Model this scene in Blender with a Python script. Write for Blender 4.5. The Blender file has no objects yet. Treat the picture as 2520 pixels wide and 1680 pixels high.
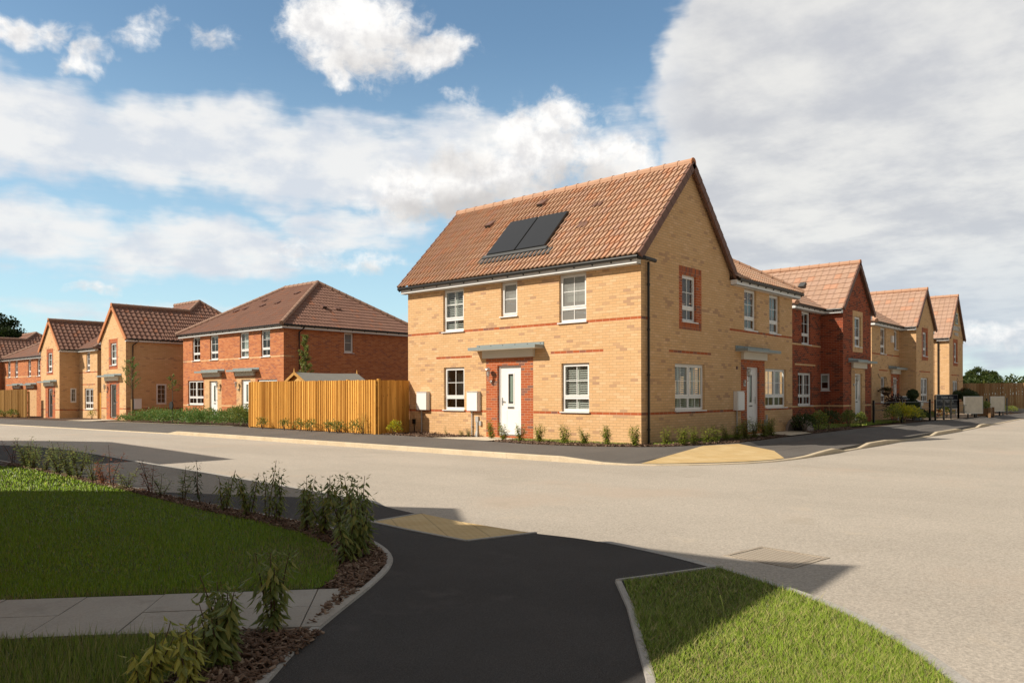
import bpy, bmesh, math, random
from mathutils import Vector, Matrix
from mathutils.geometry import tessellate_polygon
R = math.radians
C = bpy.context.scene.collection
scn = bpy.context.scene
# ------------------------------------------------------------------ camera
cam = bpy.data.cameras.new('camera'); camo = bpy.data.objects.new('camera', cam); C.objects.link(camo)
cam.sensor_width = 36; cam.lens = 27.2; cam.shift_y = 0.0513; cam.clip_end = 3000; cam.clip_start = 0.05
fw = Vector((0.7500, 0.6614, 0)); rt = Vector((0.6614, -0.7500, 0)); up = Vector((0, 0, 1)); th = 0.0023
r2 = rt*math.cos(th) - up*math.sin(th); u2 = up*math.cos(th) + rt*math.sin(th)
camo.matrix_world = Matrix(((r2.x, u2.x, -fw.x, 0), (r2.y, u2.y, -fw.y, 0), (r2.z, u2.z, -fw.z, 1.5), (0, 0, 0, 1)))
scn.camera = camo
# ------------------------------------------------------------------ exposure, sun, sky
scn.render.engine = 'CYCLES'
scn.view_settings.view_transform = 'Standard'; scn.view_settings.look = 'None'
scn.view_settings.exposure = 0.2; scn.view_settings.gamma = 1
SUN = Vector((-1, 0.506, 0.898)).normalized()
sl = bpy.data.lights.new('sun', 'SUN'); sl.energy = 5.0; sl.angle = R(0.53); sl.color = (1.0, 0.90, 0.76)
so = bpy.data.objects.new('sun', sl); C.objects.link(so); so.location = SUN*200
so.rotation_euler = SUN.to_track_quat('Z', 'Y').to_euler()
world = bpy.data.worlds.new('World'); scn.world = world; world.use_nodes = True

class NT:
    """small node-graph writer"""
    def __init__(s, tree): s.t = tree; s.t.nodes.clear()
    def n(s, typ, ins=None, **kw):
        nd = s.t.nodes.new(typ)
        for k, v in kw.items(): setattr(nd, k, v)
        if ins:
            for k, v in (ins.items() if isinstance(ins, dict) else enumerate(ins)):
                if v is None: continue
                if isinstance(v, bpy.types.NodeSocket): s.t.links.new(v, nd.inputs[k])
                elif isinstance(v, bpy.types.Node): s.t.links.new(v.outputs[0], nd.inputs[k])
                else: nd.inputs[k].default_value = v
        return nd
    def m(s, op, a, b=None, c=None, clamp=False):
        nd = s.n('ShaderNodeMath', [a, b, c], operation=op); nd.use_clamp = clamp; return nd.outputs[0]
    def v(s, op, a, b=None, scale=None):
        nd = s.n('ShaderNodeVectorMath', [a, b], operation=op)
        if scale is not None: nd.inputs['Scale'].default_value = scale
        return nd.outputs['Value'] if op in ('LENGTH', 'DOT_PRODUCT', 'DISTANCE') else nd.outputs[0]
    def mix(s, f, a, b, blend='MIX'):
        nd = s.n('ShaderNodeMix', data_type='RGBA', blend_type=blend)
        for i, v in ((0, f), (6, a), (7, b)):
            if isinstance(v, bpy.types.NodeSocket): s.t.links.new(v, nd.inputs[i])
            else: nd.inputs[i].default_value = (v if i == 0 else (tuple(v) + (1,) if len(v) == 3 else v))
        return nd.outputs[2]
    def noise(s, vec, scale, detail=4, rough=0.5, out=0, dim='3D'):
        nd = s.n('ShaderNodeTexNoise', noise_dimensions=dim); s.t.links.new(vec, nd.inputs['Vector'])
        nd.inputs['Scale'].default_value = scale; nd.inputs['Detail'].default_value = detail; nd.inputs['Roughness'].default_value = rough
        return nd.outputs[out]
    def ramp(s, f, stops, interp='LINEAR'):
        nd = s.n('ShaderNodeValToRGB', [f]); cr = nd.color_ramp; cr.interpolation = interp
        while len(cr.elements) < len(stops): cr.elements.new(0.5)
        for e, (p, c) in zip(cr.elements, stops):
            e.position = p; e.color = (c if len(c) == 4 else tuple(c) + (1,)) if not isinstance(c, (int, float)) else (c, c, c, 1)
        return nd.outputs[0]
    def rng(s, x, a, b, c=0., d=1., smooth=True):
        nd = s.n('ShaderNodeMapRange', [x, a, b, c, d]); nd.interpolation_type = 'SMOOTHSTEP' if smooth else 'LINEAR'; return nd.outputs[0]

def build_world():
    w = NT(world.node_tree)
    sky = w.n('ShaderNodeTexSky', sky_type='NISHITA'); sky.sun_disc = False
    sky.sun_elevation = math.asin(SUN.z); sky.sun_rotation = math.atan2(SUN.x, SUN.y)
    sky.air_density = 1.0; sky.dust_density = 0.6; sky.ozone_density = 1.6; sky.altitude = 50
    tc = w.n('ShaderNodeTexCoord'); d = w.v('NORMALIZE', tc.outputs['Generated'])
    sp = w.n('ShaderNodeSeparateXYZ', [d]); x, y, z = sp.outputs
    az = w.m('MULTIPLY', w.m('ARCTAN2', y, x), 57.29578); el = w.m('MULTIPLY', w.m('ARCSINE', z), 57.29578)
    ae = w.n('ShaderNodeCombineXYZ', [az, el, 0.0]).outputs[0]
    # cloud deck coordinates (plane overhead) for perspective streaks
    iz = w.m('DIVIDE', 1.0, w.m('ADD', w.m('MAXIMUM', z, 0.0), 0.10))
    pl = w.n('ShaderNodeCombineXYZ', [w.m('MULTIPLY', x, iz), w.m('MULTIPLY', y, iz), 0.0]).outputs[0]
    warp = w.noise(ae, 0.30, 3, 0.55, out=1)
    aew = w.v('ADD', ae, w.v('MULTIPLY', w.v('SUBTRACT', warp, (0.5, 0.5, 0.5)), (5.0, 3.0, 0.0)))
    fineC = w.noise(ae, 0.62, 9, 0.58)
    fineS = w.noise(w.v('MULTIPLY', ae, (0.32, 1.15, 1.0)), 0.75, 9, 0.55)
    deck = w.noise(pl, 1.35, 8, 0.55)
    def blob(a, e, ra, re_, rot=0., p=1.0, soft=1.35):
        v = w.v('SUBTRACT', aew, (a, e, 0))
        if rot:
            nd = w.n('ShaderNodeVectorRotate', [v], rotation_type='Z_AXIS'); nd.inputs['Angle'].default_value = R(rot); v = nd.outputs[0]
        l = w.v('LENGTH', w.v('MULTIPLY', v, (1/ra, 1/re_, 0)))
        return w.rng(l, 1.0 + soft*0.45, 1.0 - soft*0.45, 0., p)
    def mx(lst):
        o = lst[0]
        for q in lst[1:]: o = w.m('MAXIMUM', o, q)
        return o
    # crisp cumulus
    cum = mx([blob(53.0, 24.8, 4.6, 3.2, -6, 1.0, 1.3), blob(47.4, 23.5, 3.0, 1.5, 10, .95, 1.3), blob(54.4, 22.0, 1.5, 1.3, 0, .95, 1.3),
              blob(74.0, 21.6, 3.4, .8, 8, .78, 1.4), blob(70.4, 20.8, 1.8, .8, 25, .78, 1.4), blob(67.2, 23.0, 1.9, .8, 30, .58, 1.4), blob(62.6, 23.4, 1.6, .8, 0, .52, 1.4),
              blob(44.0, 15.2, 8.0, 2.3, 8, 1.0), blob(38.5, 17.8, 3.4, 2.9), blob(34.2, 15.6, 3.3, 3.0, 0, .9), blob(49.0, 14.2, 3.6, 2.4, 0, .9), blob(44.6, 20.4, 1.4, 1.0, 0, .45),
              blob(51.5, 9.4, 2.0, 1.0, 0, .62), blob(56.5, 9.8, 3.0, 1.1, 0, .45), blob(69.3, 7.0, 1.6, .5, 0, .55), blob(10.0, 3.6, 3.6, .9, 0, .5)])
    wis = w.noise(w.v('MULTIPLY', aew, (1.0, 1.5, 1.0)), 1.7, 8, 0.65)
    cumd = w.m('ADD', w.m('MULTIPLY', cum, 1.0), w.m('ADD', w.m('MULTIPLY', w.m('SUBTRACT', fineC, 0.5), 1.25), w.m('MULTIPLY', w.m('SUBTRACT', wis, 0.5), 0.55)))
    cumd = w.rng(cumd, 0.14, 0.98)
    cumd = w.m('MULTIPLY', cumd, w.rng(cum, 0.0, 0.22))
    # soft stratus bands
    st = mx([blob(75.0, 16.6, 9.0, 3.0, -4, .95, 1.4), blob(64.5, 16.6, 9.5, 2.9, 5, 1.0, 1.4), blob(54.0, 16.0, 8.5, 3.3, 3, .98, 1.4), blob(45.0, 17.4, 6.0, 2.6, 0, .8, 1.4),
             blob(76.0, 10.2, 9.5, 2.2, 0, .85, 1.5), blob(63.0, 10.0, 9.5, 2.1, 2, .85, 1.5), blob(53.5, 11.4, 6.0, 1.7, 5, .7, 1.5), blob(66.0, 5.6, 12.0, 1.0, 0, .5, 1.6), blob(52.0, 4.8, 7.0, .9, 0, .35, 1.6),
             blob(14.0, 20.0, 17.0, 13.5, 0, 1.12, .30), blob(12.0, 8.0, 20.5, 6.5, 0, .92, .7), blob(33.5, 17.0, 3.6, 3.5, 0, .55, 1.5)])
    std = w.m('ADD', st, w.m('MULTIPLY', w.m('SUBTRACT', fineS, 0.5), 1.05))
    std = w.rng(std, 0.18, 0.86)
    # elsewhere in the sky: broken cloud from the deck
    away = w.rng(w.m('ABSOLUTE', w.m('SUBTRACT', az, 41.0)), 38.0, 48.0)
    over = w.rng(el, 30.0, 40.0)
    oth = w.m('MULTIPLY', w.rng(deck, 0.34, 0.58), w.m('MAXIMUM', away, over))
    oth = w.m('MULTIPLY', oth, 0.92)
    gap = w.m('MULTIPLY', blob(17.8, 6.4, 3.6, .35, 2, 1.0, 1.2), 0.6)
    right = w.rng(az, 33.0, 27.0)
    # brightness of the clouds (thick parts and undersides turn grey)
    g1 = w.noise(w.v('MULTIPLY', ae, (0.55, 1.0, 1.0)), 0.40, 6, 0.55)
    g2 = w.noise(pl, 2.2, 6, 0.6)
    under = mx([blob(45.0, 13.6, 5.0, 1.3, 10, 1.0, 1.6), blob(37.0, 14.8, 4.6, 1.2, 6, .8, 1.6), blob(51.5, 22.6, 3.0, .9, 0, .6, 1.6), blob(49.6, 23.9, 3.2, .7, 0, .4, 1.6), blob(50.6, 8.7, 1.6, .5, 0, .6, 1.6), blob(46.0, 16.6, 2.6, .9, 0, .55, 1.6)])
    stc = w.mix(w.rng(g1, 0.36, 0.62), (0.62, 0.655, 0.71), (0.80, 0.795, 0.785))
    rc_ = w.mix(w.rng(g2, 0.34, 0.66), (0.53, 0.535, 0.56), (0.76, 0.745, 0.715))
    lowd = w.rng(el, 12.0, 1.5)
    rc_ = w.mix(w.m('MULTIPLY', lowd, 0.75), rc_, (0.46, 0.53, 0.62))
    stc = w.mix(right, stc, rc_)
    g3 = w.noise(ae, 0.9, 7, 0.6)
    cuc = w.mix(w.rng(w.m('ADD', w.m('MULTIPLY', g1, .5), w.m('MULTIPLY', g3, .5)), 0.36, 0.60), (0.70, 0.69, 0.69), (0.95, 0.93, 0.90))
    cuc = w.mix(w.m('MULTIPLY', under, 0.85), cuc, (0.50, 0.475, 0.46))
    S = 0.11
    base = w.mix(w.rng(el, 26.0, 2.0, 0.0, 0.42), sky.outputs[0], (0.52/S, 0.66/S, 0.80/S))
    base = w.mix(1.0, base, (1.08, 1.22, 1.17), 'MULTIPLY')
    K = lambda c: w.mix(1.0, c, (1/S, 1/S, 1/S), 'MULTIPLY')
    a1 = w.m('SUBTRACT', w.m('MAXIMUM', w.m('MULTIPLY', std, 0.93), oth), gap, clamp=True)
    c1 = w.mix(a1, base, K(stc))
    c2 = w.mix(w.m('MULTIPLY', cumd, 0.97), c1, K(cuc))
    # sky behind and above the camera dimmed to weaken its fill light
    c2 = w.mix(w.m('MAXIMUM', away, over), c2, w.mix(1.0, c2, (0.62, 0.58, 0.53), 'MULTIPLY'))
    gnd = w.rng(el, -0.5, 0.2)
    c3 = w.mix(gnd, (0.10/S, 0.10/S, 0.08/S), c2)
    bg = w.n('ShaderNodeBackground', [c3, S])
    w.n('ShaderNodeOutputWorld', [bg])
build_world()

# ------------------------------------------------------------------ materials
MATS = {}
def newmat(name):
    m = bpy.data.materials.new(name); m.use_nodes = True; MATS[name] = m
    return m, NT(m.node_tree)
def finish(w, col, rough=0.8, bump=None, bstr=0.3, bdist=0.01, spec=0.35, metal=0.0, trans=None):
    ins = {'Base Color': col if isinstance(col, bpy.types.NodeSocket) else tuple(col) + (1,), 'Roughness': rough, 'Metallic': metal, 'Specular IOR Level': spec}
    if bump is not None:
        b = w.n('ShaderNodeBump', {'Height': bump, 'Strength': bstr, 'Distance': bdist}); ins['Normal'] = b.outputs[0]
    p = w.n('ShaderNodeBsdfPrincipled', ins)
    o = p
    if trans:
        t = w.n('ShaderNodeBsdfTranslucent', {'Color': col if isinstance(col, bpy.types.NodeSocket) else tuple(col) + (1,)})
        o = w.n('ShaderNodeMixShader', [trans, p, t])
    w.n('ShaderNodeOutputMaterial', [o])
def pos(w): return w.n('ShaderNodeNewGeometry').outputs['Position']
def plain(name, col, rough=0.6, metal=0.0, spec=0.4, var=0.12, vs=3.0, bump=0.0, bscale=60):
    m, w = newmat(name); P = pos(w)
    n = w.noise(P, vs, 5, 0.6)
    c = w.mix(n, tuple(max(0, k*(1-var)) for k in col), tuple(min(1, k*(1+var)) for k in col))
    finish(w, c, rough, w.noise(P, bscale, 3) if bump else None, bump, 0.01, spec, metal)
    return m
def brick(name, stops, odd, oddp, mortar, clump=0.55, soldier=False, base=0.0):
    m, w = newmat(name)
    g = w.n('ShaderNodeNewGeometry'); P = g.outputs['Position']
    x, y, z = w.n('ShaderNodeSeparateXYZ', [P]).outputs; nx, ny, nz = w.n('ShaderNodeSeparateXYZ', [g.outputs['True Normal']]).outputs
    isx = w.m('GREATER_THAN', w.m('ABSOLUTE', nx), 0.5)
    u = w.m('ADD', w.m('MULTIPLY', isx, y), w.m('MULTIPLY', w.m('SUBTRACT', 1.0, isx), x))
    wu, wv = (0.075, 0.225) if soldier else (0.225, 0.075)
    v = w.m('DIVIDE', w.m('SUBTRACT', z, 0.9225 + base), wv)
    row = w.m('FLOOR', v)
    fu = w.m('ADD', w.m('DIVIDE', u, wu), w.m('MULTIPLY', row, 0.0 if soldier else 0.5)); colm = w.m('FLOOR', fu)
    cell = w.n('ShaderNodeCombineXYZ', [colm, row, 3.3]).outputs[0]
    wn = w.n('ShaderNodeTexWhiteNoise', [cell], noise_dimensions='3D')
    rnd = wn.outputs[0]; rnd2 = w.n('ShaderNodeSeparateColor', [wn.outputs[1]]).outputs[1]
    cc = w.n('ShaderNodeCombineXYZ', [w.m('MULTIPLY', colm, wu), w.m('MULTIPLY', row, wv*2.2), w.m('MULTIPLY', isx, 7.0)]).outputs[0]
    cl = w.noise(cc, 1.3, 2, 0.5)
    c = w.ramp(rnd, stops)
    prob = w.m('ADD', w.m('MULTIPLY', w.m('SUBTRACT', cl, 0.5), clump*3.0), oddp)
    isodd = w.m('LESS_THAN', rnd2, prob)
    c = w.mix(w.m('MULTIPLY', isodd, w.m('ADD', 0.35, w.m('MULTIPLY', rnd, 0.6))), c, odd)
    fine = w.noise(P, 38, 4, 0.7); big = w.noise(P, 0.55, 3, 0.5)
    c = w.mix(w.m('MULTIPLY', fine, 0.5), c, w.mix(1.0, c, (0.72, 0.70, 0.68), 'MULTIPLY'))
    c = w.mix(w.rng(big, 0.35, 0.7, 0, 0.35), c, w.mix(1.0, c, (0.86, 0.83, 0.80), 'MULTIPLY'))
    fx = w.m('MULTIPLY', w.m('FRACT', fu), wu); fz = w.m('MULTIPLY', w.m('FRACT', v), wv)
    mort = w.m('MAXIMUM', w.m('LESS_THAN', fx, 0.010), w.m('LESS_THAN', fz, 0.011))
    c = w.mix(w.m('MULTIPLY', mort, 0.9), c, mortar)
    h = w.m('ADD', w.m('MULTIPLY', w.m('SUBTRACT', 1.0, mort), 1.0), w.m('MULTIPLY', fine, 0.25))
    finish(w, c, 0.9, h, 0.5, 0.006, 0.2)
    return m
BUFF = [(0, (.66, .41, .205)), (.35, (.72, .46, .245)), (.7, (.67, .425, .22)), (1, (.76, .50, .285))]
RED = [(0, (.42, .10, .035)), (.4, (.47, .125, .045)), (.8, (.40, .10, .04)), (1, (.50, .15, .055))]
def brickset(tag, base):
    brick('buff brick'+tag, BUFF, (.46, .28, .175), .05, (.40, .27, .145), .48, base=base)
    brick('red brick'+tag, RED, (.20, .115, .095), .22, (.55, .34, .22), .6, base=base)
    brick('red soldier'+tag, RED, (.20, .09, .07), .3, (.42, .24, .15), .4, True, base=base)
    brick('buff soldier'+tag, BUFF, (.42, .24, .13), .1, (.50, .37, .20), .3, True, base=base)
brickset('', 0.0)
brick('dark red brick', [(0, (.27, .055, .025)), (.5, (.33, .072, .030)), (1, (.36, .085, .036))], (.085, .035, .028), .30, (.34, .20, .13), .75)
brick('orange red brick', [(0, (.44, .145, .060)), (.5, (.52, .185, .075)), (1, (.58, .23, .095))], (.33, .12, .075), .15, (.52, .30, .19), .4, base=-.07)
brickset(' two', -.28); brickset(' three', -.475)
def tiles(name, cols, orange, op, dark=0.6):
    m, w = newmat(name)
    uv = w.n('ShaderNodeUVMap').outputs[0]; P = pos(w)
    x, y, z = w.n('ShaderNodeSeparateXYZ', [uv]).outputs
    cell = w.n('ShaderNodeCombineXYZ', [w.m('FLOOR', x), w.m('FLOOR', y), 1.7]).outputs[0]
    wn = w.n('ShaderNodeTexWhiteNoise', [cell], noise_dimensions='3D'); r = wn.outputs[0]; r2_ = w.n('ShaderNodeSeparateColor', [wn.outputs[1]]).outputs[2]
    c = w.ramp(r, cols)
    c = w.mix(w.m('MULTIPLY', w.m('LESS_THAN', r2_, op), 0.8), c, orange)
    n = w.noise(P, 22, 5, 0.7); n2 = w.noise(P, 1.1, 4, 0.6)
    c = w.mix(w.m('MULTIPLY', n, 0.4), c, w.mix(1.0, c, (dark, dark, dark), 'MULTIPLY'))
    c = w.mix(w.rng(n2, 0.4, 0.75, 0, 0.35), c, w.mix(1.0, c, (0.78, 0.76, 0.74), 'MULTIPLY'))
    finish(w, c, 0.85, w.noise(P, 90, 3), 0.25, 0.004, 0.25)
tiles('roof tile tan', [(0, (.46, .285, .190)), (.5, (.52, .335, .225)), (1, (.49, .310, .225))], (.54, .285, .170), .16)
tiles('roof tile pale', [(0, (.41, .265, .190)), (.5, (.45, .295, .215)), (1, (.42, .275, .205))], (.50, .265, .17), .09)
tiles('roof tile brown', [(0, (.245, .135, .10)), (.5, (.285, .160, .118)), (1, (.26, .145, .11))], (.34, .15, .09), .06)
plain('ridge tile tan', (.46, .27, .175), .8); plain('ridge tile brown', (.31, .19, .135), .8); plain('ridge tile orange', (.46, .20, .10), .8)
plain('verge brown', (.165, .085, .062), .6, vs=8); plain('verge orange', (.50, .20, .085), .7, vs=8)
plain('white upvc', (.78, .775, .76), .35, var=.02); plain('white paint', (.80, .79, .77), .4, var=.03)
plain('cream board', (.66, .615, .53), .6, var=.04)
plain('canopy grey', (.245, .285, .285), .45, var=.06); plain('black plastic', (.012, .012, .012), .35, var=.1, spec=.4)
plain('panel black', (.022, .024, .028), .28, var=.15, vs=20); plain('lead flashing', (.075, .078, .08), .6, var=.3, vs=12)
plain('silver metal', (.50, .50, .49), .35, .8, var=.08); plain('grey plastic', (.42, .41, .39), .5, var=.08)
plain('interior wall', (.38, .34, .29), .9); plain('shutter white', (.72, .72, .68), .5, var=.03); plain('blind white', (.62, .66, .63), .8, var=.05)
plain('curtain grey', (.20, .19, .175), .9, var=.2, vs=14); plain('dark object', (.05, .045, .04), .7); plain('navy sign', (.018, .022, .032), .4, var=.05)
plain('lettering white', (.62, .62, .60), .6); plain('sign teal', (.42, .50, .44), .5); plain('sign cream', (.52, .46, .37), .35, .15, var=.3, vs=4); plain('door dark', (.05, .045, .04), .4)
plain('felt grey', (.235, .23, .21), .95, var=.12, vs=2.5, bump=.3); plain('lamp metal', (.55, .54, .52), .3, .7)
plain('stone grey', (.33, .27, .235), .85, var=.2, bump=.3)
plain('interior white', (.60, .585, .55), .8)
def glassm(name, rough, tint, milky=0.0):
    m, w = newmat(name)
    ge = w.n('ShaderNodeNewGeometry'); dt = w.m('ABSOLUTE', w.v('DOT_PRODUCT', ge.outputs['Incoming'], ge.outputs['Normal']))
    f = w.m('ADD', w.m('MULTIPLY', w.m('POWER', w.m('SUBTRACT', 1.0, dt, clamp=True), 4.0), 0.9), 0.07, clamp=True)
    P = pos(w); b = w.n('ShaderNodeBump', {'Height': w.noise(P, 1.3, 2), 'Strength': 0.35, 'Distance': 0.01})
    tr = w.n('ShaderNodeBsdfTransparent', [tuple(tint) + (1,)]); gl = w.n('ShaderNodeBsdfGlossy', {'Color': (1, 1, 1, 1), 'Roughness': rough, 'Normal': b.outputs[0]})
    o = w.n('ShaderNodeMixShader', [f, tr, gl])
    if milky:
        d = w.n('ShaderNodeBsdfDiffuse', {'Color': (.42, .42, .40, 1)}); o = w.n('ShaderNodeMixShader', [milky, o, d])
    w.n('ShaderNodeOutputMaterial', [o])
glassm('window glass', 0.01, (.72, .76, .74)); glassm('frosted glass', 0.15, (.6, .62, .6), .45); glassm('lamp glass', 0.05, (.85, .87, .85), .25)
def ground_mat(name, c1, c2, s1, fine, fs, rough=.9, bstr=.5, bd=.01, spots=None, stretch=None):
    m, w = newmat(name); P = pos(w)
    Q = w.v('MULTIPLY', P, stretch) if stretch else P
    n = w.noise(Q, s1, 6, 0.6); f = w.noise(P, fs, 5, 0.75)
    c = w.mix(w.rng(n, .3, .7), c1, c2)
    c = w.mix(w.rng(f, .35, .68), w.mix(1.0, c, (1-fine,)*3, 'MULTIPLY'), w.mix(1.0, c, (1+fine,)*3, 'MULTIPLY'))
    if spots:
        for (sc, th_, col_, amt) in spots:
            k = w.noise(P, sc, 6, 0.65)
            c = w.mix(w.rng(k, th_, th_+.12, 0, amt), c, col_)
    finish(w, c, rough, f, bstr, bd, .2)
ground_mat('road concrete', (.405, .362, .308), (.475, .425, .362), .35, .21, 42, bstr=.8, spots=[(.22, .53, (.465, .380, .305), .55), (.35, .55, (.36, .325, .275), .5), (1.6, .60, (.50, .43, .34), .45), (7, .62, (.35, .29, .225), .35), (140, .60, (.56, .47, .36), .35), (110, .64, (.22, .185, .15), .45), (.9, .60, (.355, .31, .25), .4), (14, .58, (.34, .30, .25), .45), (30, .66, (.56, .50, .42), .6), (60, .68, (.20, .17, .14), .6)], stretch=(1.0, .35, 1))
ground_mat('asphalt dark', (.046, .042, .038), (.058, .053, .048), .8, .35, 120, bstr=.8, spots=[(90, .60, (.11, .105, .10), .55), (1.4, .60, (.062, .058, .055), .6), (240, .62, (.15, .14, .13), .5)])
ground_mat('asphalt grey', (.125, .114, .104), (.148, .136, .125), .5, .22, 90, bstr=.6, spots=[(2.0, .58, (.145, .138, .132), .5), (130, .62, (.24, .23, .22), .4)])
ground_mat('asphalt near', (.056, .053, .051), (.072, .068, .065), .6, .34, 120, bstr=.8, spots=[(90, .60, (.13, .12, .115), .55), (1.4, .58, (.088, .080, .075), .6), (240, .62, (.17, .16, .15), .5)])
ground_mat('kerb concrete', (.52, .43, .30), (.60, .505, .37), 2.0, .12, 60, spots=[(5, .58, (.42, .34, .24), .5)])
ground_mat('edging concrete', (.36, .34, .31), (.43, .41, .375), 2.0, .15, 60, spots=[(9, .60, (.27, .25, .22), .4)])
ground_mat('paving slab', (.33, .30, .26), (.39, .36, .315), 1.2, .08, 60, bstr=.3, spots=[(3.2, .55, (.27, .245, .21), .55), (.9, .57, (.42, .39, .35), .4)])
ground_mat('paving pale', (.56, .49, .38), (.62, .55, .43), 1.2, .07, 60, bstr=.3, spots=[(3.2, .55, (.47, .41, .32), .5)])
ground_mat('soil mulch', (.080, .050, .034), (.125, .080, .055), 3.0, .5, 26, bstr=1.0, bd=.03, spots=[(20, .62, (.24, .16, .11), .6)])
ground_mat('meadow ground', (.055, .080, .022), (.085, .095, .035), .05, .3, 8, bstr=1, bd=.03)
ground_mat('lawn soil', (.070, .100, .012), (.100, .125, .018), 1.4, .4, 40, bstr=1, bd=.02)
ground_mat('dry lawn', (.17, .16, .05), (.12, .14, .035), 1.1, .35, 50, bstr=1, bd=.02)
ground_mat('gravel', (.36, .28, .21), (.46, .37, .28), 6, .35, 40, bstr=1, bd=.02)
def tactile():
    m, w = newmat('tactile paving'); P = pos(w)
    x, y, z = w.n('ShaderNodeSeparateXYZ', [P]).outputs
    a = w.n('ShaderNodeVectorRotate', [P], rotation_type='Z_AXIS'); a.inputs['Angle'].default_value = R(32)
    x, y, z = w.n('ShaderNodeSeparateXYZ', [a]).outputs
    q = w.n('ShaderNodeCombineXYZ', [w.m('FRACT', w.m('DIVIDE', x, .067)), w.m('FRACT', w.m('DIVIDE', y, .067)), 0.]).outputs[0]
    dd = w.v('DISTANCE', q, (.5, .5, 0)); dome = w.rng(dd, .40, .24)
    sx = w.m('LESS_THAN', w.m('FRACT', w.m('DIVIDE', x, .402)), .02); sy = w.m('LESS_THAN', w.m('FRACT', w.m('DIVIDE', y, .402)), .02)
    sl_ = w.m('MAXIMUM', sx, sy)
    n = w.noise(P, 1.6, 5, .6)
    wn = w.n('ShaderNodeTexWhiteNoise', [w.n('ShaderNodeCombineXYZ', [w.m('FLOOR', w.m('DIVIDE', x, .402)), w.m('FLOOR', w.m('DIVIDE', y, .402)), 0.]).outputs[0]], noise_dimensions='3D').outputs[0]
    c = w.mix(w.rng(n, .3, .7), (.56, .40, .19), (.64, .485, .26))
    c = w.mix(w.m('MULTIPLY', wn, .35), c, (.50, .32, .12))
    c = w.mix(w.m('MULTIPLY', dome, .25), c, (.74, .58, .33)); c = w.mix(w.m('MULTIPLY', sl_, .7), c, (.30, .23, .13))
    finish(w, c, .85, w.m('SUBTRACT', dome, w.m('MULTIPLY', sl_, .6)), .9, .006, .25)
tactile()
def ironm():
    m, w = newmat('cast iron cover'); P = pos(w)
    a = w.n('ShaderNodeVectorRotate', [P], rotation_type='Z_AXIS'); a.inputs['Angle'].default_value = R(0)
    x, y, z = w.n('ShaderNodeSeparateXYZ', [a]).outputs
    ix = w.m('DIVIDE', x, .045); iy = w.m('DIVIDE', y, .045)
    ch = w.m('MODULO', w.m('ABSOLUTE', w.m('ADD', w.m('FLOOR', ix), w.m('FLOOR', iy))), 2.0)
    fx = w.m('ABSOLUTE', w.m('SUBTRACT', w.m('FRACT', ix), .5)); fy = w.m('ABSOLUTE', w.m('SUBTRACT', w.m('FRACT', iy), .5))
    k = w.m('LESS_THAN', w.m('ADD', fx, fy), .42)
    c = w.mix(w.noise(P, 6, 5), (.36, .31, .25), (.44, .38, .30)); c = w.mix(w.m('MULTIPLY', k, .6), c, (.22, .18, .145))
    finish(w, c, .8, w.m('SUBTRACT', 1.0, k), .8, .006, .2, .1)
ironm()
def wood(name, c1, c2, axis='y', plank=.11):
    m, w = newmat(name); P = pos(w)
    x, y, z = w.n('ShaderNodeSeparateXYZ', [P]).outputs
    oi = w.n('ShaderNodeUVMap').outputs[0]; ux = w.n('ShaderNodeSeparateXYZ', [oi]).outputs[0]
    wn = w.n('ShaderNodeTexWhiteNoise', [w.m('FLOOR', ux)], noise_dimensions='1D'); w.t.links.new(w.m('FLOOR', ux), wn.inputs['W'])
    r = wn.outputs[0]
    q = w.n('ShaderNodeCombineXYZ', [w.m('MULTIPLY', w.m('ADD', x, y), 30.0), w.m('MULTIPLY', r, 37.0), w.m('MULTIPLY', z, 1.8)]).outputs[0]
    g = w.noise(q, 1.0, 5, .6)
    kq = w.n('ShaderNodeCombineXYZ', [w.m('MULTIPLY', w.m('ADD', x, y), 9.0), w.m('MULTIPLY', r, 91.0), w.m('MULTIPLY', z, 4.5)]).outputs[0]
    vo = w.n('ShaderNodeTexVoronoi', [kq]); vo.inputs['Scale'].default_value = 1.0
    knot = w.rng(vo.outputs['Distance'], .17, .06)
    c = w.mix(w.rng(g, .35, .65), c1, c2); c = w.mix(r, c, w.mix(1.0, c, (.58, .50, .40), 'MULTIPLY'))
    c = w.mix(w.m('MULTIPLY', knot, .7), c, (.16, .065, .02))
    finish(w, c, .75, g, .3, .004, .25)
wood('fence timber', (.66, .34, .075), (.82, .46, .11)); wood('old timber', (.46, .29, .15), (.58, .38, .21)); wood('left timber', (.42, .25, .085), (.52, .32, .12)); wood('shed timber', (.58, .33, .10), (.66, .40, .14)); wood('planter timber', (.26, .16, .085), (.32, .20, .11))
def leafm(name, c1, c2, c3=None, p3=.1, trans=.35, rough=.45):
    m, w = newmat(name)
    r = w.n('ShaderNodeUVMap').outputs[0]; ux = w.n('ShaderNodeSeparateXYZ', [r]).outputs[0]
    wn = w.n('ShaderNodeTexWhiteNoise', noise_dimensions='1D'); w.t.links.new(ux, wn.inputs['W']); v = wn.outputs[0]
    c = w.mix(v, c1, c2)
    if c3:
        k = w.n('ShaderNodeSeparateColor', [wn.outputs[1]]).outputs[1]; c = w.mix(w.m('LESS_THAN', k, p3), c, c3)
    if name.startswith('grass'):
        N_ = w.v('NORMALIZE', w.v('ADD', w.v('SCALE', w.n('ShaderNodeNewGeometry').outputs['Normal'], None, .45), (-.25, .12, 1.0)))
        p = w.n('ShaderNodeBsdfPrincipled', {'Base Color': c, 'Roughness': rough, 'Specular IOR Level': .2, 'Normal': N_}); w.n('ShaderNodeOutputMaterial', [p]); return
    finish(w, c, rough, spec=.35, trans=trans)
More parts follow.
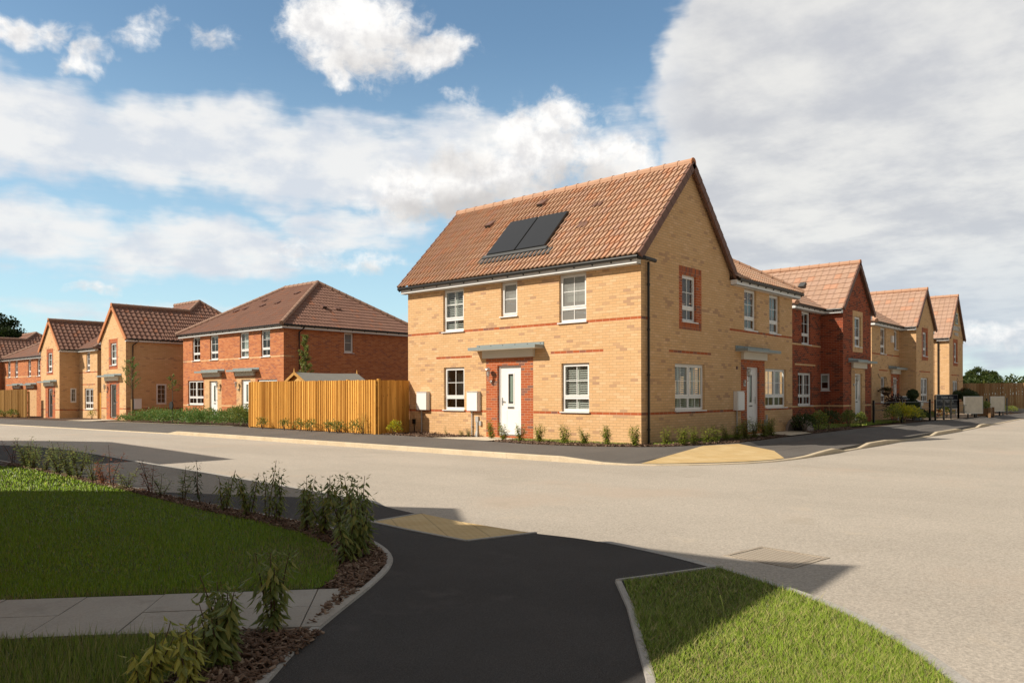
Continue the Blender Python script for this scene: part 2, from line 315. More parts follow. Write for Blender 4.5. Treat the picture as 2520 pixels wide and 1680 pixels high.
leafm('leaf laurel', (.115, .165, .034), (.210, .245, .060), (.32, .30, .070), .16)
leafm('leaf fresh', (.130, .185, .020), (.220, .260, .032), (.32, .31, .04), .15)
leafm('leaf yellow', (.34, .35, .06), (.50, .47, .09), (.18, .22, .05), .2)
leafm('leaf bright yellow', (.48, .46, .02), (.68, .60, .04), (.22, .28, .03), .2)
leafm('leaf rust', (.28, .075, .018), (.40, .12, .03), (.12, .05, .03), .2)
leafm('leaf dark', (.030, .055, .014), (.060, .092, .022), None)
leafm('leaf box', (.030, .052, .014), (.055, .085, .022), None)
leafm('leaf purple', (.030, .014, .016), (.055, .022, .022), None)
leafm('leaf tree', (.035, .060, .012), (.075, .105, .022), (.11, .12, .025), .15)
leafm('leaf tree dark', (.014, .030, .006), (.034, .055, .012), (.05, .07, .015), .1)
leafm('leaf cover', (.085, .170, .034), (.155, .270, .060), (.20, .31, .10), .15)
leafm('grass blade', (.165, .300, .004), (.28, .44, .008), (.46, .44, .08), .08, .5, .4)
leafm('grass rough', (.150, .250, .018), (.260, .360, .036), (.42, .38, .15), .20, .5, .4)
leafm('grass dry', (.30, .25, .10), (.42, .36, .15), (.18, .21, .05), .3, .4, .5)
leafm('bark chip', (.10, .058, .038), (.19, .12, .080), (.30, .22, .16), .12, .0, .9)
leafm('flower red', (.12, .02, .02), (.20, .06, .03), (.05, .08, .02), .5)
plain('stem brown', (.10, .065, .04), .8); plain('bark', (.10, .075, .055), .9, bump=.5)
plain('stake', (.38, .24, .11), .8)

# ------------------------------------------------------------------ mesh helpers
class MB:
    def __init__(s): s.v = []; s.f = []; s.mi = []; s.uv = []; s.mats = []
    def mat(s, name):
        if name not in s.mats: s.mats.append(name)
        return s.mats.index(name)
    def poly(s, pts, mat, uv=None):
        b = len(s.v); s.v.extend(tuple(p) for p in pts); s.f.append(tuple(range(b, b+len(pts)))); s.mi.append(s.mat(mat)); s.uv.append(uv if uv else (0., 0.)); return s
    def box(s, a, b, mat, uv=None):
        x0, y0, z0 = (min(a[i], b[i]) for i in range(3)); x1, y1, z1 = (max(a[i], b[i]) for i in range(3))
        n = len(s.v); s.v.extend([(x0, y0, z0), (x1, y0, z0), (x1, y1, z0), (x0, y1, z0), (x0, y0, z1), (x1, y0, z1), (x1, y1, z1), (x0, y1, z1)])
        for q in ((0, 3, 2, 1), (4, 5, 6, 7), (0, 1, 5, 4), (1, 2, 6, 5), (2, 3, 7, 6), (3, 0, 4, 7)):
            s.f.append(tuple(n+i for i in q)); s.mi.append(s.mat(mat)); s.uv.append(uv if uv else (0., 0.))
        return s
    def hexa(s, p, mat, uv=None):      # 8 points: bottom 4, top 4
        n = len(s.v); s.v.extend(tuple(q) for q in p)
        for q in ((0, 3, 2, 1), (4, 5, 6, 7), (0, 1, 5, 4), (1, 2, 6, 5), (2, 3, 7, 6), (3, 0, 4, 7)):
            s.f.append(tuple(n+i for i in q)); s.mi.append(s.mat(mat)); s.uv.append(uv if uv else (0., 0.))
        return s
    def tube(s, pts, r, mat, seg=8, caps=True, a0=0., a1=2*math.pi, uv=None):
        pts = [Vector(p) for p in pts]; rs = r if isinstance(r, (list, tuple)) else [r]*len(pts)
        full = abs(a1-a0-2*math.pi) < 1e-6; ns = seg if full else seg+1
        b = len(s.v); ref = None
        for i, p in enumerate(pts):
            d = (pts[min(i+1, len(pts)-1)] - pts[max(i-1, 0)])
            if d.length < 1e-9: d = Vector((0, 0, 1))
            d.normalize()
            if ref is None:
                ref = Vector((0, 0, 1)) if abs(d.z) < .9 else Vector((1, 0, 0))
            e1 = ref - d*ref.dot(d)
            if e1.length < 1e-4: e1 = Vector((1, 0, 0)) - d*d.x
            e1.normalize(); e2 = d.cross(e1)
            for k in range(ns):
                a = a0 + (a1-a0)*k/seg
                s.v.append(tuple(p + (e1*math.cos(a) + e2*math.sin(a))*rs[i]))
        m = s.mat(mat)
        for i in range(len(pts)-1):
            for k in range(seg):
                k2 = (k+1) % ns
                s.f.append((b+i*ns+k, b+i*ns+k2, b+(i+1)*ns+k2, b+(i+1)*ns+k)); s.mi.append(m); s.uv.append(uv if uv else (0., 0.))
        if caps and full:
            s.f.append(tuple(b+k for k in range(ns))[::-1]); s.mi.append(m); s.uv.append((0., 0.))
            s.f.append(tuple(b+(len(pts)-1)*ns+k for k in range(ns))); s.mi.append(m); s.uv.append((0., 0.))
        return s
    def build(s, name, parent=None, label=None, smooth=False, cuts=None):
        me = bpy.data.meshes.new(name); me.from_pydata(s.v, [], s.f)
        for k in s.mats: me.materials.append(MATS[k])
        me.polygons.foreach_set('material_index', s.mi)
        if any(u != (0., 0.) for u in s.uv):
            l = me.uv_layers.new(name='UVMap'); arr = []
            for f, u in zip(s.f, s.uv):
                if isinstance(u, list):
                    for q in u: arr.extend(q)
                else: arr.extend(u*len(f))
            l.data.foreach_set('uv', arr)
        if cuts:
            bm = bmesh.new(); bm.from_mesh(me)
            for co, no in cuts:
                bmesh.ops.bisect_plane(bm, geom=bm.verts[:]+bm.edges[:]+bm.faces[:], dist=1e-5, plane_co=co, plane_no=no, clear_outer=True)
            bm.to_mesh(me); bm.free()
        if smooth: me.polygons.foreach_set('use_smooth', [True]*len(me.polygons))
        me.update()
        o = bpy.data.objects.new(name, me); C.objects.link(o)
        if parent: o.parent = parent
        if label: o['label'] = label
        return o
def tag(o, label=None, cat=None, group=None, kind=None):
    if label: o['label'] = label
    if cat: o['category'] = cat
    if group: o['group'] = group
    if kind: o['kind'] = kind
    return o
def thing(name, label, cat, loc=(0, 0, 0), group=None):
    o = bpy.data.objects.new(name, None); C.objects.link(o); o.location = loc; o.empty_display_size = .2
    return tag(o, label, cat, group)
def gz(y): return -0.0075*min(max(0, y-30), 70)

# ------------------------------------------------------------------ ground
def sheet(name, pts, mat, z=None, thick=0., slope=True):
    """flat sheet from a polygon; points (x,y) at height z or (x,y,z)"""
    P = [Vector((p[0], p[1], (p[2] if len(p) > 2 else z))) for p in pts]
    tri = tessellate_polygon([[Vector((p.x, p.y, 0)) for p in P]])
    bm = bmesh.new(); vs = [bm.verts.new(p) for p in P]
    for t in tri:
        try: bm.faces.new([vs[i] for i in t])
        except ValueError: pass
    for yy in (30, 100): bmesh.ops.bisect_plane(bm, geom=bm.verts[:]+bm.edges[:]+bm.faces[:], plane_co=(0, yy, 0), plane_no=(0, 1, 0))
    bmesh.ops.recalc_face_normals(bm, faces=bm.faces[:])
    if bm.faces[:] and sum(f.normal.z for f in bm.faces) < 0: bmesh.ops.reverse_faces(bm, faces=bm.faces[:])
    for v in bm.verts: v.co.z += gz(v.co.y)
    me = bpy.data.meshes.new(name); bm.to_mesh(me); bm.free(); me.materials.append(MATS[mat])
    o = bpy.data.objects.new(name, me); C.objects.link(o); o['kind'] = 'structure'
    return o
def smooth_line(pts, n=4):
    """Catmull-Rom through points"""
    out = []; P = [Vector(p) for p in pts]
    for i in range(len(P)-1):
        a, b, c, d = P[max(i-1, 0)], P[i], P[i+1], P[min(i+2, len(P)-1)]
        for k in range(n):
            t = k/n
            out.append(.5*((2*b) + (c-a)*t + (2*a-5*b+4*c-d)*t*t + (3*b-a-3*c+d)*t**3))
    out.append(P[-1]); return out
def offset(line, d):
    out = []
    for i, p in enumerate(line):
        t = line[min(i+1, len(line)-1)] - line[max(i-1, 0)]; t = Vector((t.x, t.y)).normalized()
        q = p.copy(); q.x += -t.y*d; q.y += t.x*d; out.append(q)
    return out
def kerb(name, line, tops, width, mat, joint=.915, zbot=-.1, side=1):
    """a run of kerb stones along a line; tops = height of each vertex"""
    mb = MB(); inn = offset(line, width*side); ch = offset(line, .015*side)
    acc = 0.; last = 0
    for i in range(len(line)-1):
        a, b, c, d = line[i], line[i+1], inn[i+1], inn[i]
        seg = (b-a).length; n = max(1, int(round(seg/joint))); acc += seg
        if seg < joint*.8 and acc < joint and i < len(line)-2: jn = False
        else: jn = True; acc = 0.
        for k in range(n):
            t0 = k/n; t1 = (k+1)/n; e = .0025/max(seg, .01) if jn else 0.
            L = lambda p, q, t: p.lerp(q, t)
            z0 = tops[i]+(tops[i+1]-tops[i])*t0; z1 = tops[i]+(tops[i+1]-tops[i])*t1
            p0, p1 = L(a, b, t0), L(a, b, t1-2*e); q0, q1 = L(d, c, t0), L(d, c, t1-2*e)
            def Z(p, z): return (p.x, p.y, z+gz(p.y))
            c0, c1 = p0.lerp(q0, .12), p1.lerp(q1, .12)
            mb.hexa([Z(p0, zbot), Z(p1, zbot), Z(q1, zbot), Z(q0, zbot), Z(p0, z0-.018), Z(p1, z1-.018), Z(q1, z1-.004), Z(q0, z0-.004)], mat)
            mb.poly([Z(p0, z0-.0175), Z(p1, z1-.0175), Z(c1, z1), Z(c0, z0)], mat)
            mb.poly([Z(c0, z0), Z(c1, z1), Z(q1, z1), Z(q0, z0)], mat)
    o = mb.build(name); o['kind'] = 'structure'; return o
ROAD = -.04
g = sheet('ground', [(-700, -700), (900, -700), (900, 900), (-700, 900)], 'meadow ground', -.12)
sheet('road', [(-30, -60), (75, -60), (75, 8.3), (66, 8.6), (60, 12), (18, 12), (16, 14), (15, 110), (-30, 110)], 'road concrete', ROAD)
# far kerb (houses' side)
KL = [(13.95, 125), (13.95, 60), (13.92, 40), (13.9, 32), (13.88, 30.4), (13.88, 29.6), (13.88, 25), (13.88, 18), (13.85, 14), (13.86, 11.6), (13.88, 10.8), (13.95, 9.7), (14.12, 9.15), (14.45, 8.6), (14.95, 8.12), (15.55, 7.68), (16.2, 7.32), (17.0, 7.06), (17.9, 6.95), (18.6, 6.92), (19.6, 6.90), (20.4, 6.90), (21.2, 6.91), (22.4, 6.92), (23.4, 6.93), (25.1, 6.94), (27.2, 6.96), (28.1, 6.96), (30.5, 6.98), (31.5, 7.0), (34.8, 7.02), (35.8, 7.03), (39.0, 7.12), (40.1, 7.16), (41.3, 7.2), (43.2, 7.28), (54, 7.55), (64, 7.85), (68, 8.0)]
LO, HI = ROAD+.03, ROAD+.125
KT = [LO, LO, LO, LO, LO, HI, HI, HI, HI, HI, HI, ROAD+.045, LO, LO, LO, LO, LO, LO, LO, ROAD+.045, ROAD+.10, HI, LO, LO, HI, HI, ROAD+.05, LO, LO, HI, HI, LO, LO, HI, HI, LO, LO, LO, LO]
KLv = [Vector((a, b, 0)) for a, b in KL]
kerb('kerb', KLv, KT, .125, 'kerb concrete', side=1)
inn = offset(KLv, .13)
back = [(68, 8.6, .12), (62.5, 8.75, .13), (54, 8.9, .14), (46, 9.2, .15), (39, 9.7, .15), (30.5, 9.62, .15), (25, 9.55, .15), (20, 9.35, .15), (18.3, 9.72, .15), (17.3, 10.1, .15), (16.8, 10.6, .15), (16.2, 11.8, .15), (15.95, 13.5, .15), (16.1, 15.2, .16), (16.05, 17.5, .19), (15.98, 19, .20), (15.98, 20.6, .20), (16.1, 22.5, .19), (16.5, 26, .17), (16.9, 30, .15), (16.9, 42, .15), (16.6, 52, .15), (16.2, 60, .15), (15.9, 125, .15)]
sheet('pavement', [(p.x, p.y, t-.003) for p, t in zip(inn, KT)] + back, 'asphalt grey')
# gardens behind the pavement
gard = [(x, y, z-.02) for x, y, z in back]
sheet('garden_soil', gard + [(15.9, 130, .16), (72, 130, .16), (72, 8.6, .12)], 'soil mulch')
sheet('lawn_strip', [(17.25, 11.2), (17.54, 11.2), (17.54, 15.1), (16.9, 15.05), (16.75, 13.6), (17.0, 12.2)], 'dry lawn', .165)
sheet('lawn_strip', [(17.8, 10.45), (23.3, 10.4), (23.3, 10.93), (17.8, 10.93)], 'lawn soil', .165)
sheet('lawn_strip', [(28.3, 10.3), (40, 10.3), (40, 12.1), (28.3, 12.1)], 'lawn soil', .16)
sheet('garden_path', [(16.13, 15.2), (17.54, 15.0), (17.54, 16.55), (16.15, 17.7)], 'paving pale', .172)
sheet('garden_path', [(24.3, 9.62), (26.3, 9.7), (27.9, 10.9), (24.0, 10.93), (23.85, 10.4), (24.9, 10.4)], 'paving pale', .166)
sheet('garden_path', [(17.0, 46.4), (19.08, 47.9), (19.08, 50.0), (16.75, 49.8), (16.7, 47)], 'paving pale', .165)
sheet('gravel_bed', [(42.6, 9.45), (57, 8.95), (58, 11.8), (50, 11.2), (43.2, 11.2)], 'gravel', .156)
sheet('gravel_bed', [(16.95, 31), (17.1, 31), (17.1, 44.5), (16.9, 44.5)], 'paving pale', .165)
# near side
NK = [(1.5, 29.0), (4.3, 28.6), (6.2, 27.4), (7.2, 25.6), (7.58, 23), (7.5, 20), (7.25, 17), (7.05, 13.5), (6.82, 10.5), (6.68, 8.6), (6.42, 7.5), (6.28, 6.4), (6.25, 5.3), (6.33, 4.5), (6.19, 3.6), (5.97, 2.92), (5.74, 2.36), (5.50, 1.92), (5.22, 1.55), (4.9, 1.22), (4.6, .97), (4.1, .62), (3.4, .2), (2.4, -.2), (1.0, -.45), (-1, -.5)]
NKl = smooth_line([Vector((a, b, 0)) for a, b in NK], 4)
nt = [.03 if 4.4 < p.y < 8.2 and p.x > 6 else .062 for p in NKl]
kerb('kerb', NKl, [t+.0 for t in nt], .10, 'edging concrete', side=-1)
ninn = offset(NKl, -.104)
sheet('footpath', [(p.x, p.y, .06) for p in ninn] + [(-1, 5, .06), (-7, 9, .06), (-7, 30, .06), (1.5, 28.9, .06)], 'asphalt near')
EDG = smooth_line([Vector(p) for p in [(5.2, 26.5, 0), (5.33, 22, 0), (5.31, 18.5, 0), (5.2, 15.5, 0), (5.12, 12.6, 0), (5.0, 9.6, 0), (5.0, 7.9, 0), (4.95, 6.8, 0), (4.79, 6.05, 0), (4.5, 5.42, 0), (4.14, 5.0, 0), (3.62, 4.6, 0), (3.09, 4.24, 0), (2.57, 3.87, 0), (2.09, 3.47, 0), (1.6, 3.05, 0), (1.1, 2.6, 0)]], 4)
kerb('path_edging', EDG, [.075]*len(EDG), .055, 'edging concrete', side=-1)
BED = [(5.02, 18.2), (5.05, 16.2), (4.93, 14), (4.85, 12.15), (4.66, 9.6), (4.62, 8.1), (4.55, 7.0), (4.36, 6.13), (4.01, 5.52), (3.62, 5.02), (3.36, 4.87)]
einn = [q for q in offset(EDG, -.058)]
sheet('planting_bed', [(p.x, p.y, .064) for p in einn] + [(-3, 2, .064), (-3, 18.4, .064), (5.1, 18.6, .064)], 'soil mulch', None)
L1 = [(3.54, 4.61), (3.02, 5.09), (2.34, 5.68), (1.67, 6.24), (-.2, 7.85), (-4, 11.1)]
L2 = [(2.76, 3.99), (2.46, 4.30), (1.96, 4.77), (1.42, 5.28), (-.6, 7.1), (-4, 10.2)]
sheet('lawn', [(-7, 18.2), (4.9, 18.0)] + BED[1:] + [(3.30, 4.88), (3.02, 5.12), (2.34, 5.71), (1.67, 6.27), (-.2, 7.88), (-4, 11.13), (-7, 13.7)], 'lawn soil', .068)
LOWL = [(2.28, 4.40), (1.96, 4.72), (1.42, 5.23), (-.6, 7.05), (-4, 10.15), (-4, 1), (.9, 2.75), (1.35, 3.25), (1.62, 3.7), (1.95, 4.05)]
sheet('lawn', LOWL, 'lawn soil', .068)
sheet('driveway', [(-7, 18.6), (4.7, 18.4), (5.15, 18.8), (5.2, 22.5), (5.1, 26), (-7, 26)], 'asphalt grey', .07)
RL = [(5.0, 3.27), (5.90, 2.93), (5.86, 2.86), (5.62, 2.36), (5.38, 1.95), (5.12, 1.62), (4.82, 1.3), (4.52, 1.05), (4.05, .74), (3.36, .34), (2.4, -.05), (1.4, .3), (1.9, .95), (2.7, 1.58), (3.37, 2.03), (3.83, 2.38), (4.40, 2.81)]
sheet('lawn', RL, 'lawn soil', .068)
RE = [Vector((x, y, 0)) for x, y in [(5.93, 2.96), (4.99, 3.33)]]
kerb('path_edging', RE, [.072]*2, .03, 'edging concrete', side=-1)
RE = [Vector((x, y, 0)) for x, y in [(4.96, 3.33), (4.40, 2.86), (3.83, 2.43), (3.37, 2.08), (2.7, 1.63), (1.9, 1.0), (1.4, .35)]]
kerb('path_edging', RE, [.075]*7, .05, 'edging concrete', side=1)
# slabs of the left path
mb = MB()
def on(L, t):
    tot = 0.
    for a, b in zip(L, L[1:]):
        d = math.hypot(b[0]-a[0], b[1]-a[1])
        if tot+d >= t: k = (t-tot)/d; return Vector((a[0]+(b[0]-a[0])*k, a[1]+(b[1]-a[1])*k, 0))
        tot += d
    return Vector((L[-1][0], L[-1][1], 0))
dirv = (Vector((1.67, 6.24, 0))-Vector((3.54, 4.61, 0))).normalized(); nrm = Vector((-dirv.y, dirv.x, 0))
o1 = Vector((3.54, 4.61, 0))
stops = [-.45, .31, .84, 1.38, 1.90, 2.43, 2.96, 3.49, 4.02, 4.55, 5.1, 5.7, 6.3, 6.9, 7.5, 8.1, 8.7]
Wd = .93
random.seed(3)
for a, b in zip(stops, stops[1:]):
    for r0, r1 in ((0, .455), (.463, .925)):
        a_, b_ = a+.004, b-.004
        q = [o1+dirv*a_+nrm*r0, o1+dirv*b_+nrm*r0, o1+dirv*b_+nrm*r1, o1+dirv*a_+nrm*r1]
        zt = .078+random.uniform(-.002, .002)
        mb.hexa([(p.x, p.y, .02) for p in q] + [(p.x, p.y, zt) for p in q], 'paving slab')
# trim to the edging line
sl_o = mb.build('slab_path', cuts=[((3.58, 4.58, 0), (.566, -.824, 0))]); sl_o['kind'] = 'structure'
# tactile paving
sheet('tactile_paving', [(5.52, 6.95), (6.28, 7.0), (6.16, 6.2), (6.14, 5.3), (6.16, 5.15), (5.42, 5.38), (5.44, 6.2)], 'tactile paving', .0645)
sheet('tactile_paving', [(14.35, 8.95, .0), (14.62, 8.62, .0), (15.1, 8.2, .0), (15.7, 7.78, .0), (16.3, 7.45, .0), (17.05, 7.2, .0), (17.6, 7.12, .005), (19.0, 7.95, .06), (19.75, 9.25, .145), (18.3, 9.55, .15)], 'tactile paving')
def lines(name, segs, z, wd, mat):
    mb = MB()
    for a, b in segs:
        a, b = Vector((a[0], a[1], 0)), Vector((b[0], b[1], 0)); t = (b-a).normalized(); n = Vector((-t.y, t.x, 0))*wd/2
        mb.hexa([(p.x, p.y, z-.05) for p in (a-n, b-n, b+n, a+n)] + [(p.x, p.y, z) for p in (a-n, b-n, b+n, a+n)], mat)
    o = mb.build(name); o['kind'] = 'structure'
lines('path_edging', [((6.19, 5.13), (5.40, 5.36)), ((5.40, 5.36), (5.43, 6.2)), ((5.43, 6.2), (5.50, 6.97)), ((5.50, 6.97), (6.3, 7.03))], .069, .04, 'edging concrete')
# inspection cover in the road
cov = thing('inspection_cover', 'square cast iron inspection cover set in the road by the shaded kerb', 'manhole cover', (7.12, 2.96, ROAD))
cv = MB(); cv.box((-.27, -.30, -.03), (.27, .30, .004), 'cast iron cover'); o = cv.build('cover_plate', cov)
cv = MB()
for a, b in (((-.33, -.36), (-.29, .36)), ((.29, -.36), (.33, .36)), ((-.29, -.36), (.29, -.32)), ((-.29, .32), (.29, .36))): cv.box((a[0], a[1], -.03), (b[0], b[1], .006), 'cast iron cover')
cv.build('cover_frame', cov); cov.rotation_euler.z = R(-8)

# ------------------------------------------------------------------ houses
class Fr:
    """a facade: plane 'x' or 'y' at c, outward sign sgn; u runs along it, d outward"""
    def __init__(s, plane, c, sgn=-1): s.pl, s.c, s.s = plane, c, sgn; s.flip = (plane == 'x') == (sgn < 0)
    def p(s, u, z, d=0.):
        return (s.c+s.s*d, u, z) if s.pl == 'x' else (u, s.c+s.s*d, z)
    def box(s, mb, u0, u1, z0, z1, d0, d1, mat): mb.box(s.p(u0, z0, d0), s.p(u1, z1, d1), mat)
def wall(fr, u0, u1, z0, z1, main, ops=(), rects=(), parent=None, cuts=None, depth=.11, mb=None, build=True, label=None):
    mb = mb or MB()
    us = sorted({u0, u1} | {v for o in ops for v in o[:2]} | {v for r in rects for v in r[:2]}); zs = sorted({z0, z1} | {v for o in ops for v in o[2:4]} | {v for r in rects for v in r[2:4]})
    us = [u for u in us if u0 <= u <= u1]; zs = [z for z in zs if z0 <= z <= z1]
    for a, b in zip(us, us[1:]):
        for c, d in zip(zs, zs[1:]):
            cu, cz = (a+b)/2, (c+d)/2
            if any(o[0] < cu < o[1] and o[2] < cz < o[3] for o in ops): continue
            m = main
            for r in rects:
                if r[0] < cu < r[1] and r[2] < cz < r[3]: m = r[4]
            mb.poly([fr.p(a, c), fr.p(b, c), fr.p(b, d), fr.p(a, d)], m)
    for o in ops:
        a, b, c, d = o[:4]; m = main
        for r in rects:
            if r[0] < a-.02 < r[1] and r[2] < (c+d)/2 < r[3]: m = r[4]
        if 'soldier' in m: m = main
        for q in ([(a, c), (a, d)], [(b, c), (b, d)], [(a, d), (b, d)], [(a, c), (b, c)]):
            (ua, za), (ub, zb) = q
            mb.poly([fr.p(ua, za, 0), fr.p(ub, zb, 0), fr.p(ub, zb, -depth), fr.p(ua, za, -depth)], m)
    return mb.build('wall', parent, label, cuts=cuts) if build else mb
def window(H, fr, u0, u1, z0, z1, cols=1, trans=.0, bars=(1, 1), low=(1, 0), inner='dark', sill=True, glass='window glass', D=-.075, label=None, flip=False):
    """white casement: frame mesh > pane, sill, blind/shutter"""
    W = 'white upvc'; f = MB(); B = lambda a, b, c, d, e=D-.03, g=D+.0: fr.box(f, a, b, c, d, e-.03, g, W)
    fo = .048; B(u0, u0+fo, z0, z1); B(u1-fo, u1, z0, z1); B(u0+fo, u1-fo, z1-fo, z1); B(u0+fo, u1-fo, z0, z0+fo*1.3)
    zt = z0+(z1-z0)*trans if trans else None
    if zt: B(u0+fo, u1-fo, zt-.03, zt+.03)
    tiers = [(zt+.03 if zt else z0+fo*1.3, z1-fo, bars, True)] + ([(z0+fo*1.3, zt-.03, low, False)] if zt else [])
    cw = (u1-u0-2*fo)/cols
    for (a, b, br, sash) in tiers:
        for i in range(cols):
            l, r = u0+fo+i*cw, u0+fo+(i+1)*cw
            if i: B(l-.025, l+.025, a, b)
            l += .025 if i else 0; r -= .025 if i < cols-1 else 0
            s = .042 if sash else .016; e = .014 if sash else -.004
            fr.box(f, l, l+s, a, b, D-.04, D+e, W); fr.box(f, r-s, r, a, b, D-.04, D+e, W); fr.box(f, l+s, r-s, a, a+s, D-.04, D+e, W); fr.box(f, l+s, r-s, b-s, b, D-.04, D+e, W)
            for k in range(br[0]):
                x = l+(r-l)*(k+1)/(br[0]+1); fr.box(f, x-.009, x+.009, a+s, b-s, D-.035, D-.012, W)
            for k in range(br[1]):
                y = a+(b-a)*(k+1)/(br[1]+1); fr.box(f, l+s, r-s, y-.009, y+.009, D-.036, D-.013, W)
    fo_ = f.build('window', H, label)
    g = MB(); q = [fr.p(u0+.01, z0+.01, D-.025), fr.p(u1-.01, z0+.01, D-.025), fr.p(u1-.01, z1-.01, D-.025), fr.p(u0+.01, z1-.01, D-.025)]; g.poly(q[::-1] if fr.flip else q, glass); g.build('pane', fo_)
    if sill:
        s = MB(); fr.box(s, u0-.035, u1+.035, z0-.032, z0-.003, D-.02, .055, W); s.build('sill', fo_)
    a, b = u0+.03, u1-.03
    if inner == 'shutter':
        s = MB(); m = 'shutter white'; n = 2 if (u1-u0) < 1.2 else 4
        pw = (b-a)/n
        for i in range(n):
            l, r = a+i*pw, a+(i+1)*pw
            fr.box(s, l, l+.05, z0, z1, -.19, -.165, m); fr.box(s, r-.05, r-.001, z0, z1, -.19, -.165, m)
            for zz in (z0, z1-.09): fr.box(s, l+.05, r-.05, zz, zz+.09, -.189, -.166, m)
            k = z0+.10
            while k < z1-.13:
                s.poly([fr.p(l+.05, k, -.148), fr.p(r-.05, k, -.148), fr.p(r-.05, k+.038, -.20), fr.p(l+.05, k+.038, -.20)], m); k += .062
        s.build('shutter', fo_)
    elif inner.startswith('blind'):
        fr_ = float(inner[5:] or .55); s = MB(); zb = z1-(z1-z0)*fr_
        fr.box(s, a, b, zb, z1, -.20, -.195, 'blind white'); fr.box(s, a, b, zb-.025, zb, -.205, -.19, 'blind white'); s.build('blind', fo_)
    elif inner == 'curtain':
        s = MB(); w_ = (b-a)*.27
        for l, r in ((a, a+w_), (b-w_, b)):
            n = 8
            s = MB()
            for i in range(n):
                x0, x1 = l+(r-l)*i/n, l+(r-l)*(i+1)/n; d0, d1 = -.22-.035*(i % 2), -.22-.035*((i+1) % 2)
                s.poly([fr.p(x0, z0-.1, d0), fr.p(x1, z0-.1, d1), fr.p(x1, z1, d1), fr.p(x0, z1, d0)], 'curtain grey')
            s.build('curtain', fo_)
    elif inner == 'net':
        s = MB(); n = 12
        for i in range(n):
            x0, x1 = a+(b-a)*i/n, a+(b-a)*(i+1)/n; d0, d1 = -.20-.03*(i % 2), -.20-.03*((i+1) % 2)
            s.poly([fr.p(x0, z0, d0), fr.p(x1, z0, d1), fr.p(x1, z1, d1), fr.p(x0, z1, d0)], 'blind white')
        s.build('net_curtain', fo_)
    elif inner == 'room':
        s = MB(); fr.box(s, a+.25, b+.1, z0+.32*(z1-z0), z1-.18, -.75, -.70, 'interior white'); fr.box(s, a+.02, a+.30, z0, z0+.30*(z1-z0), -.6, -.55, 'planter timber'); s.build('room_furniture', fo_)
    return fo_
def door(H, fr, u0, u1, z0, z1, hinge=1, dark=False, D=-.09, frost='frosted glass', number=False):
    W = 'white upvc'; d = MB(); fo = .06
    la, lb = u0+fo, u1-fo; lm = 'door dark' if dark else 'white paint'
    gu0 = (la+lb)/2-.10; gu1 = gu0+.20; gz0, gz1 = z0+.98, z1-.26
    for a, b, c, e in ((la, gu0, z0+.05, z1-fo), (gu1, lb, z0+.05, z1-fo), (gu0, gu1, z0+.05, gz0), (gu0, gu1, gz1, z1-fo)): fr.box(d, a, b, c, e, D-.04, D-.008, lm)
    for a, b, c, e in ((gu0-.03, gu0, gz0-.03, gz1+.03), (gu1, gu1+.03, gz0-.03, gz1+.03), (gu0, gu1, gz0-.03, gz0), (gu0, gu1, gz1, gz1+.03)): fr.box(d, a, b, c, e, D-.01, D+.004, lm)
    for a, b, c, e in ((la+.09, gu0-.06, z0+.18, z0+.78), (gu1+.06, lb-.09, z0+.18, z0+.78)): fr.box(d, a, b, c, e, D-.01, D-.003, lm)
    do = d.build('door', H)
    f = MB()
    fr.box(f, u0, la, z0, z1, D-.05, D+.015, W); fr.box(f, lb, u1, z0, z1, D-.05, D+.015, W); fr.box(f, la, lb, z1-fo, z1, D-.05, D+.015, W); fr.box(f, la, lb, z0, z0+.05, D-.05, D+.03, 'silver metal')
    f.build('door_frame', do)
    g = MB(); q = [fr.p(gu0, gz0, D-.02), fr.p(gu1, gz0, D-.02), fr.p(gu1, gz1, D-.02), fr.p(gu0, gz1, D-.02)]; g.poly(q[::-1] if fr.flip else q, 'window glass')
    g.build('door_glass', do)
    g = MB(); fr.box(g, gu0, gu1, gz0, gz1, D-.036, D-.034, 'lead flashing'); fr.box(g, gu0+.05, gu1-.05, gz0+.06, gz1-.06, D-.034, D-.0335, 'sign teal'); g.build('glass_backing', do)
    h = MB(); hu = la+.07 if hinge > 0 else lb-.07; hm = 'silver metal'
    fr.box(h, hu-.018, hu+.018, z0+.93, z0+1.16, D-.008, D+.006, hm); fr.box(h, hu-.01, hu+(.12 if hinge > 0 else -.12), z0+1.04, z0+1.06, D+.02, D+.04, hm); fr.box(h, hu-.01, hu+.01, z0+1.04, z0+1.06, D, D+.03, hm)
    h.build('handle', do)
    l = MB(); m_ = (la+lb)/2; fr.box(l, m_-.13, m_+.13, z0+.83, z0+.89, D-.008, D+.006, 'silver metal'); fr.box(l, m_-.10, m_+.10, z0+.845, z0+.875, D+.006, D+.009, 'dark object'); l.build('letterbox', do)
    return do
def canopy(H, fr, u0, u1, zb, p=.42, box=None, pb=.10):
    """grey metal door canopy: slab with upstand, white board box below"""
    c = MB(); m = 'canopy grey'
    fr.box(c, u0, u1, zb, zb+.085, 0.005, p, m); fr.box(c, u0, u1, zb+.085, zb+.175, .003, .022, m)
    fr.box(c, u0+.006, u1-.006, zb-.012, zb-.002, .006, p-.006, 'cream board')
    n = 6
    for i in range(n):
        x = u0+.12+(u1-u0-.24)*i/(n-1); fr.box(c, x-.012, x+.012, zb+.125, zb+.149, .022, .028, 'dark object')
    co = c.build('canopy', H)
    b = MB(); bu = box or (u0+.40, u1-.40); fr.box(b, bu[0], bu[1], zb-.245, zb-.013, .004, pb, 'cream board'); b.build('canopy_box', co)
    return co
